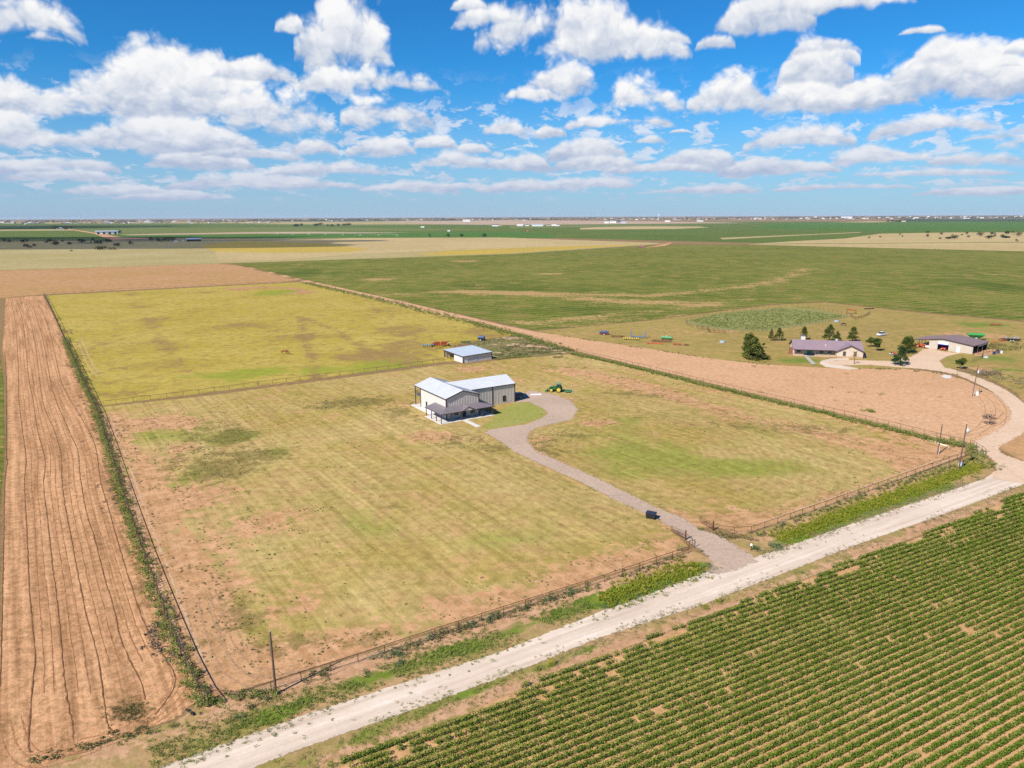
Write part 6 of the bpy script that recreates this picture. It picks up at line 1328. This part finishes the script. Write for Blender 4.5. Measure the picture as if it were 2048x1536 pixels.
weeds('yard_weeds','low weeds inside the fenced arena',np.array(Gs(list(zip(RNG.uniform(1390,1690,1500),RNG.uniform(616,660,1500)))))[0:0] if False else (lambda Q:Q[inside(Q,Gs([(1378,641),(1440,628),(1560,616.5),(1690,632),(1530,660),(1440,657)]))])(np.array(Gs(list(zip(RNG.uniform(1380,1690,2600),RNG.uniform(616,660,2600)))))),.8,.35,LF_weed,9,.5)
# single countable shrubs and weed clumps
def shrub(px,wpx,hpx,lf,label,group=None,n=180,name='weed_clump',cat='weed',seed=0):
    g=G(*px); z=math.hypot(*g); r=wpx*.5*z/F; h=hpx*z/F*1.05; e=empty(name,(*g,0),0,label,cat,group); rg=np.random.default_rng(int(px[0]*7+px[1]))
    k=7; c3=np.c_[rg.normal(size=(k,2))*r*.45,np.zeros(k)]; P=clumps(c3,np.full(k,r*.5),h*(.6+.4*rg.random(k)),n//k,.4)
    leaves('foliage',P,np.clip(r*.22,.10,.6)*(.7+.6*rg.random(len(P))),lf,np.clip(.2+.5*P[:,2]/h+.3*rg.random(len(P)),0,1),e,up=.3); MB().tube((0,0,-.05),(0,0,h*.5),.03,.01,5).build('stem',M_bark,e); return e
gB='dark green weed clumps along the front fence'
shl='low dark green weed clump on the sandy strip along the front fence'
for px in [(462,1442),(478,1436),(500,1418),(532,1400),(650,1352),(745,1320),(766,1313),(786,1308),(800,1311),(830,1290),(857,1275),(883,1267),(912,1262),(926,1260),(938,1255),(975,1242),(985,1238),(1000,1237),(1048,1220),(1092,1205),(1110,1200),(1145,1190),(805,1327),(732,1350)]:
    shrub(px,20+RNG.random()*10,14+RNG.random()*5,LF_dark if RNG.random()<.5 else LF_teal,shl,gB)
shrub((1102,1334),24,24,LF_lime,'bright yellow green bush alone on the lower side of the road','',260); shrub((1074,1342),18,14,LF_weed,'small green clump left of the bright lower roadside bush')
shrub((1440,1205),20,16,LF_lime,'bright green clump on the lower verge opposite the driveway, right one'); shrub((1409,1217),22,14,LF_lime,'bright green clump on the lower verge opposite the driveway, left one')
shrub((345,1455),16,14,LF_dark,'dark round clump at the bottom of the ploughed field, right one'); shrub((300,1468),20,13,LF_dark,'dark round clump at the bottom of the ploughed field, left one')
shrub((1403,1102),12,5,LF_grey,'pale grey green rosette at the near driveway edge'); shrub((1362,1102),24,20,LF_weed,'bushy weeds at the foot of the near gate'); shrub((1402,1060),14,9,LF_weed,'green weed at the tip of the far gate')
for px in [(1574,1043+58),(1598,1098),(1617,1088),(1560,1105),(1547,1104)][:2]+[(1850,1047),(1868,1040),(1880,1034),(1806,1062),(1822,1056),(2005,985),(2020,978),(1651,1112)]:
    shrub(px,11+RNG.random()*4,8,LF_dark,'small dark weed on the lower road verge','small dark weeds on the lower verge',60)
for px,w in [((1512,1072+28),22),((1545,1092),30)]: shrub(px,w,9,LF_teal,'low green weed by the white capped marker, %s'%('left' if w==22 else 'right'))
for px in [(1690,745+3),(1665,776),(1698,785),(1724,786),(1760,789),(1880,795),(1745,822),(1530,726),(1525,786),(1508,734),(1668,802),(1695,811),(1718,813),(1803,843)]:
    shrub(px,9+RNG.random()*8,4,LF_dark,'small dark weed in the raked dirt field','small weeds in the raked dirt field',40)
shrub((1745,824),26,5,LF_weed,'longer green weed patch low in the raked dirt field')
# ------------------------------------------------------------------ the far plain
LF_far=mat_leaf('far tree leaves',(.030,.048,.020),(.06,.08,.03),None,.1); LF_far2=mat_leaf('far pale tree leaves',(.10,.10,.05),(.17,.16,.08),None,.1)
def far_tree(px,w,h,label,group=None,lf=None,name='shrub',cat='shrub'):
    g=G(*px); z=math.hypot(*g); W_=w*z/F; h_=h*z/F; e=empty(name,(*g,0),0,label,cat,group)
    k=6; rg=RNG; c3=np.c_[rg.normal(size=(k,2))*W_*.22,np.abs(rg.normal(size=k))*h_*.12+h_*.05]; P=clumps(c3,np.full(k,W_*.30),np.full(k,h_*.75),42,.5)
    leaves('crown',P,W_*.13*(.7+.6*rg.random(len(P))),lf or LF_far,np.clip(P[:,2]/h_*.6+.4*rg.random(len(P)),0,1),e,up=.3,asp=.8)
    MB().tube((0,0,-.1),(0,0,h_*.5),W_*.04,W_*.02,6).build('trunk',M_bark,e)
sl='dark mesquite shrub dotted in the shaded dry grass at far left'; sg='dark shrubs in the far left grassland'
for x,y,w,h in [(10,484,9,7),(20,485,7,5),(46,486,12,8),(52,495,9,6),(60,496,6,5),(70,493,7,5),(93,486,6,4),(101,484,10,6),(109,491,13,8),(125,484,5,4),(139,490,9,6),(186,481,6,5),(183,486,4,4),(196,488,13,8),(213,485,13,7),(221,484,7,5),(235,493,11,7),(262,490,9,8),(143,503,4,3)]:
    far_tree((x,y),w,h,sl,sg)
far_tree((165,486),13,8,'largest dark shrub in the far left grassland'); far_tree((200,500),20,9,'pale olive shrub in the sun below the dark shrubs',lf=LF_far2); far_tree((224,500),12,6,'smaller pale shrub right of the olive one',lf=LF_far2)
sl='dark shrub dotted in the pale pasture at far right'; sg='dark shrubs in the far right pasture'
for x,y,w,h in [(1855,466,7,4),(1855,474,6,6),(1805,474,4,3),(1883,470,5,6),(1895,478,14,4),(1933,469,5,5),(1960,473,10,8),(1976,477,12,6),(1990,474,5,5),(2036,473,9,9),(2010,476,14,4),(1739,477,4,4),(1761,475,4,3),(2033,484,5,5),(1881,478,6,3),(1937,475,5,4),(1923,471,4,3),(1985,469,8,4),(2004,474,6,5),(1800,470,4,3),(2060,472,10,8),(2085,478,12,7)]:
    far_tree((x,y),w,h,sl,sg)
far_tree((1909,478),12,8,'largest shrub in the far right pasture'); far_tree((2018,468),11,6,'wide shrub at the upper edge of the far right pasture')
for x,w,lb in((860,6,'first'),(897,8,'second'),(923,9,'third'),(969,10,'fourth and largest')): far_tree((x,474),w,7,'%s tree from left along the top edge of the pale field'%lb,name='tree',cat='tree')
for x,y,w,lb in((302,483,9,'leftmost'),(316,484,11,'second'),(331,484,13,'third and widest'),(345,483,10,'rightmost')): far_tree((x,y),w,9,'%s of the dark trees by the shaded far farm'%lb,name='tree',cat='tree')
far_tree((237,468),10,8,'round tree at the right end of the long white far shed',name='tree',cat='tree')
for x,lb in((112,'left'),(133,'right')): far_tree((x,459),14,7,'tree at the %s of the low white building far left'%lb,name='tree',cat='tree')
for x,y,w in [(592,453,12),(602,452,8),(632,452,12),(640,451,8),(655,453,5),(663,453,8),(677,452,7),(690,452,9),(697,451,8)]: far_tree((x,y),w,5,'dark tree in the loose row beyond the pink field','far row of trees',name='tree',cat='tree')
def fbox(px,w,h,depth,wall,roof,label,cat='building',group=None,name='far_shed',rz=0,low=.3,openings=0,tiny=False):
    g=G(*px); z=math.hypot(*g); W_=w*z/F; Hh=h*z/F; rz+=math.atan2(g[0],g[1])*-1
    e=empty(name,(*g,0),rz,label,cat,group); D_=depth; ev=Hh*(1-low)
    MB().box(-W_/2,W_/2,0,D_,0,ev).build('wall',wall,e)
    o=W_*.02
    r=MB(); r.ext([(-W_/2-o,-o,ev),(-W_/2-o,D_+o,ev),(-W_/2-o,D_/2,Hh)],(W_+2*o,0,0)); r.build('roof',roof,e)
    for i in range(openings):
        x=-W_/2+W_*(i+.5)/openings; MB().box(x-W_*.05,x+W_*.05,-.2,-.02,0,ev*.7).build('door',M_dark,e)
    return e
Wt=mat('far white wall',(.72,.72,.72),.7,0,.05,.05); Tn=mat('far tan wall',(.45,.38,.30),.8,0,.05,.05); Rb=mat('far blue grey roof',(.42,.48,.58),.6,0,.05,.05); Rd=mat('far dark roof',(.10,.10,.11),.8,0,.05,.05); Rr=mat('far red roof',(.35,.13,.09),.8,0,.05,.05)
fbox((214,468.5),34,6,14,Wt,Rb,'long white shed with dark openings beside the red earth road','shed',openings=4,low=.2)
fbox((388,483),24,6,16,M_dark,Rb,'open barn with pale blue roof at the shaded far farm','barn',low=.35)
fbox((352,484),6,4,8,Wt,Rd,'small white hut left of the shaded blue roofed barn','hut')
e=empty('storage_tank',(*G(367.5,482.5),0),0,'white tank beside the blue roofed far barn','tank'); MB().tube((0,0,0),(0,0,3.6),1.8,1.8,16).build('tank_shell',Wt,e); MB().tube((0,0,3.6),(0,0,4.5),1.85,.2,16).build('tank_roof',M_can,e)
fbox((121,458.5),12,3,20,Wt,Wt,'low white building between two far trees at left','building')
fbox((1283,496),10,4,9,mat('far red brown wall',(.20,.08,.07),.8),mat('far brown roof',(.30,.17,.15),.7),'small red brown shed at the tip of the pale field','shed')
for k,(x,y,w,h,wl,rf,lb) in enumerate([(990,452.6,12,4,Wt,Rd,'white farmhouse with dark roof, leftmost of the far farm row'),(1000,452.2,7,3,Tn,Rr,'small tan shed in the far farm row'),(1040,452.2,12,3.5,Wt,Wt,'white barn left in the far farm row near centre'),(1054,452,8,3,Wt,Rd,'dark roofed shed in the far farm row'),(1075,452.5,22,4,Wt,Rb,'long white barn, widest in the far farm row'),(1097,452,9,3,Tn,Rd,'tan shed right of the widest far barn'),(1108,452,10,3,Wt,Wt,'white shed, last but one in the far farm row'),(1116,452,6,3,Wt,Rd,'last white shed at the right end of the far farm row')]):
    fbox((x,y),w,h,25,wl,rf,lb,'barn')
for k,(x,y,w,h,wl,rf,lb) in enumerate([(1213,446.5,9,3,Wt,Wt,'left'),(1226,446,12,4,Wt,Rb,'tallest middle'),(1247,446.8,10,3.5,Rb,Rb,'blue right hand'),(1236,444,14,3,Rd,Rd,'dark rear')]): fbox((x,y),w,h,30,wl,rf,'%s building of the small cluster among trees far beyond the pale stubble strip'%lb,'barn')
fbox((933,443.6),14,4,60,Wt,Wt,'bright white long shed near the horizon left of centre','shed'); fbox((845,455.3),7,2.4,12,Wt,Wt,'white speck of a shed in the far green field, left one','shed'); fbox((897.5,463),5,2.4,9,Wt,Wt,'white speck of a shed in the far green field, right one','shed')
fbox((1055,463.2),2.6,3,4,P_or,P_or,'tiny orange crate standing in the far field','crate'); fbox((1335,443.5),10,2.5,40,Wt,Wt,'pale shed beyond the stubble strip','shed'); fbox((1400,443),12,2.5,40,Wt,Rb,'long pale shed right of the other far shed','shed')
fbox((1806,444),8,3,40,Tn,Rr,'tan farm building by the far trees at right','barn'); fbox((1693,436.5),18,3,120,Wt,Wt,'long white warehouse on the right horizon','warehouse')
for x,y in [(1776,444),(1783,444),(1792,444.2),(1799,444)]: far_tree((x,y),7,4,'dark tree beside the tan far farm at right','trees at the far right farm',name='tree',cat='tree')
# irrigation pivot
e=empty('irrigation_pivot',(*G(554,469.5),0),0,'long thin white centre pivot irrigator standing in the bright green far field','irrigator'); P0=np.array(G(554,469.5)); P1=np.array(G(795,472.5)); dv=P1-P0
for i in range(8):
    a_=dv*i/7; q=MB(); q.tube((a_[0]-3,a_[1],0),(a_[0],a_[1],5),.22,.22,5).tube((a_[0]+3,a_[1],0),(a_[0],a_[1],5),.22,.22,5); q.build('tower',Wt,e)
for i in range(7): a_=dv*i/7; b_=dv*(i+1)/7; MB().path([(a_[0],a_[1],5),((a_[0]+b_[0])/2,(a_[1]+b_[1])/2,6),(b_[0],b_[1],5)],[.16,.16,.16],5).build('span',Wt,e)
# town along the horizon
rg=random.Random(11); protos=[]
for k,(wl,rf) in enumerate([(Wt,Wt),(Wt,Rd),(Tn,Rd),(Wt,Rb),(Tn,Rr)]):
    m_=MB().box(-.5,.5,-.5,.5,0,.65).build('far_house',wl); me=m_.data; me.materials.append(rf); bm_=MB().ext([(-.52,-.52,.65),(-.52,.52,.65),(-.52,0,1.)],(1.04,0,0))
    n0=len(me.vertices); V=[tuple(v.co) for v in me.vertices]+bm_.v; Fc=[tuple(p.vertices) for p in me.polygons]+[tuple(n0+i for i in f) for f in bm_.f]
    nm=bpy.data.meshes.new('far_house'); nm.from_pydata(V,[],Fc); nm.materials.append(wl); nm.materials.append(rf)
    for i,p in enumerate(nm.polygons): p.material_index=1 if i>=6 else 0
    protos.append(nm); bpy.data.objects.remove(m_)
GL='tiny pale house or shed in the distant town strip along the horizon'
def town(n,xr,yr,wr,hr=(1.2,2.4)):
    for i in range(n):
        x=rg.uniform(*xr); y=rg.uniform(*yr)-(x-1024)*.0042; g=G(x,y); z=math.hypot(*g); o=bpy.data.objects.new('far_house',protos[rg.choice([0,0,1,2,3,3,4])]); C.objects.link(o)
        w=rg.uniform(*wr)*z/F; o.location=(*g,0); o.scale=(w,w*.7,min(14,rg.uniform(*hr)*z/F)); o.rotation_euler=(0,0,rg.uniform(-.5,.5)-math.atan2(g[0],g[1])); tag(o,GL,'house','distant town buildings')
town(60,(-60,540),(440.5,444.5),(2,7),(1.0,1.9)); town(30,(250,560),(438,441),(2,6),(.9,1.6)); town(30,(540,1000),(438.5,440.5),(2,5),(.8,1.4)); town(45,(1000,1560),(438.0,441.5),(1.5,6),(.9,1.6)); town(85,(1500,2110),(437.0,441.5),(1.5,7),(.9,1.8))
# woodland strips between the houses
def woods(label,n,xr,yr,seed=0,s=(2,5)):
    px=RNG.uniform(*xr,n); py=RNG.uniform(*yr,n)-(px-1024)*.0042; k=vnoise(px,py*12,.012,seed)>-.05; px=px[k];py=py[k]
    g=np.array([G(a,b) for a,b in zip(px,py)]); z=np.hypot(g[:,0],g[:,1]); R=RNG.uniform(*s,len(g))*z/F*.5; Hh=np.minimum(RNG.uniform(.8,1.7,len(g))*z/F,13)
    P=clumps(np.c_[g,np.zeros(len(g))],R,Hh,14,.6); o=leaves('far_woodland',P,np.repeat(R,14)*.5,LF_far,up=.3,asp=.9); tag(o,label,kind='stuff')
woods('dark tree belts between the houses on the left horizon',1500,(-80,560),(437.5,443.5),3); woods('dark blue green woodland on the centre horizon',2200,(500,1150),(436.5,440.2),5); woods('dark tree belts on the right horizon',2400,(1100,2120),(436.0,440.8),7)
woods('dense dark tree belt at upper right near the horizon',160,(1557,1606),(438.8,439.8),9,(3,6))
def wtower(px,hm,label,r=8):
    g=G(*px); e=empty('water_tower',(*g,0),0,label,'water tower'); q=MB()
    for i in range(6): a=i*math.pi/3; q.tube((r*.9*math.cos(a),r*.9*math.sin(a),0),(r*.8*math.cos(a),r*.8*math.sin(a),hm*.8),.9,.7,6)
    q.tube((0,0,0),(0,0,hm*.8),1.4,1.4,8); q.build('legs',Wt,e); MB().ell((0,0,hm*.86),r*1.3,r*1.3,hm*.14,16,8).build('tank',Wt,e,True)
wtower((161,440.5),66,'white water tower on the left horizon'); wtower((611,439.5),68,'white water tower on the horizon left of centre'); wtower((1317,440.3),62,'thin pale water tower on the horizon right of centre',5)
e=empty('radio_mast',(*G(306,441.5),0),0,'thin grey radio mast on the left horizon','mast'); MB().tube((0,0,0),(0,0,70),1.2,.5,5).build('mast',M_can,e)
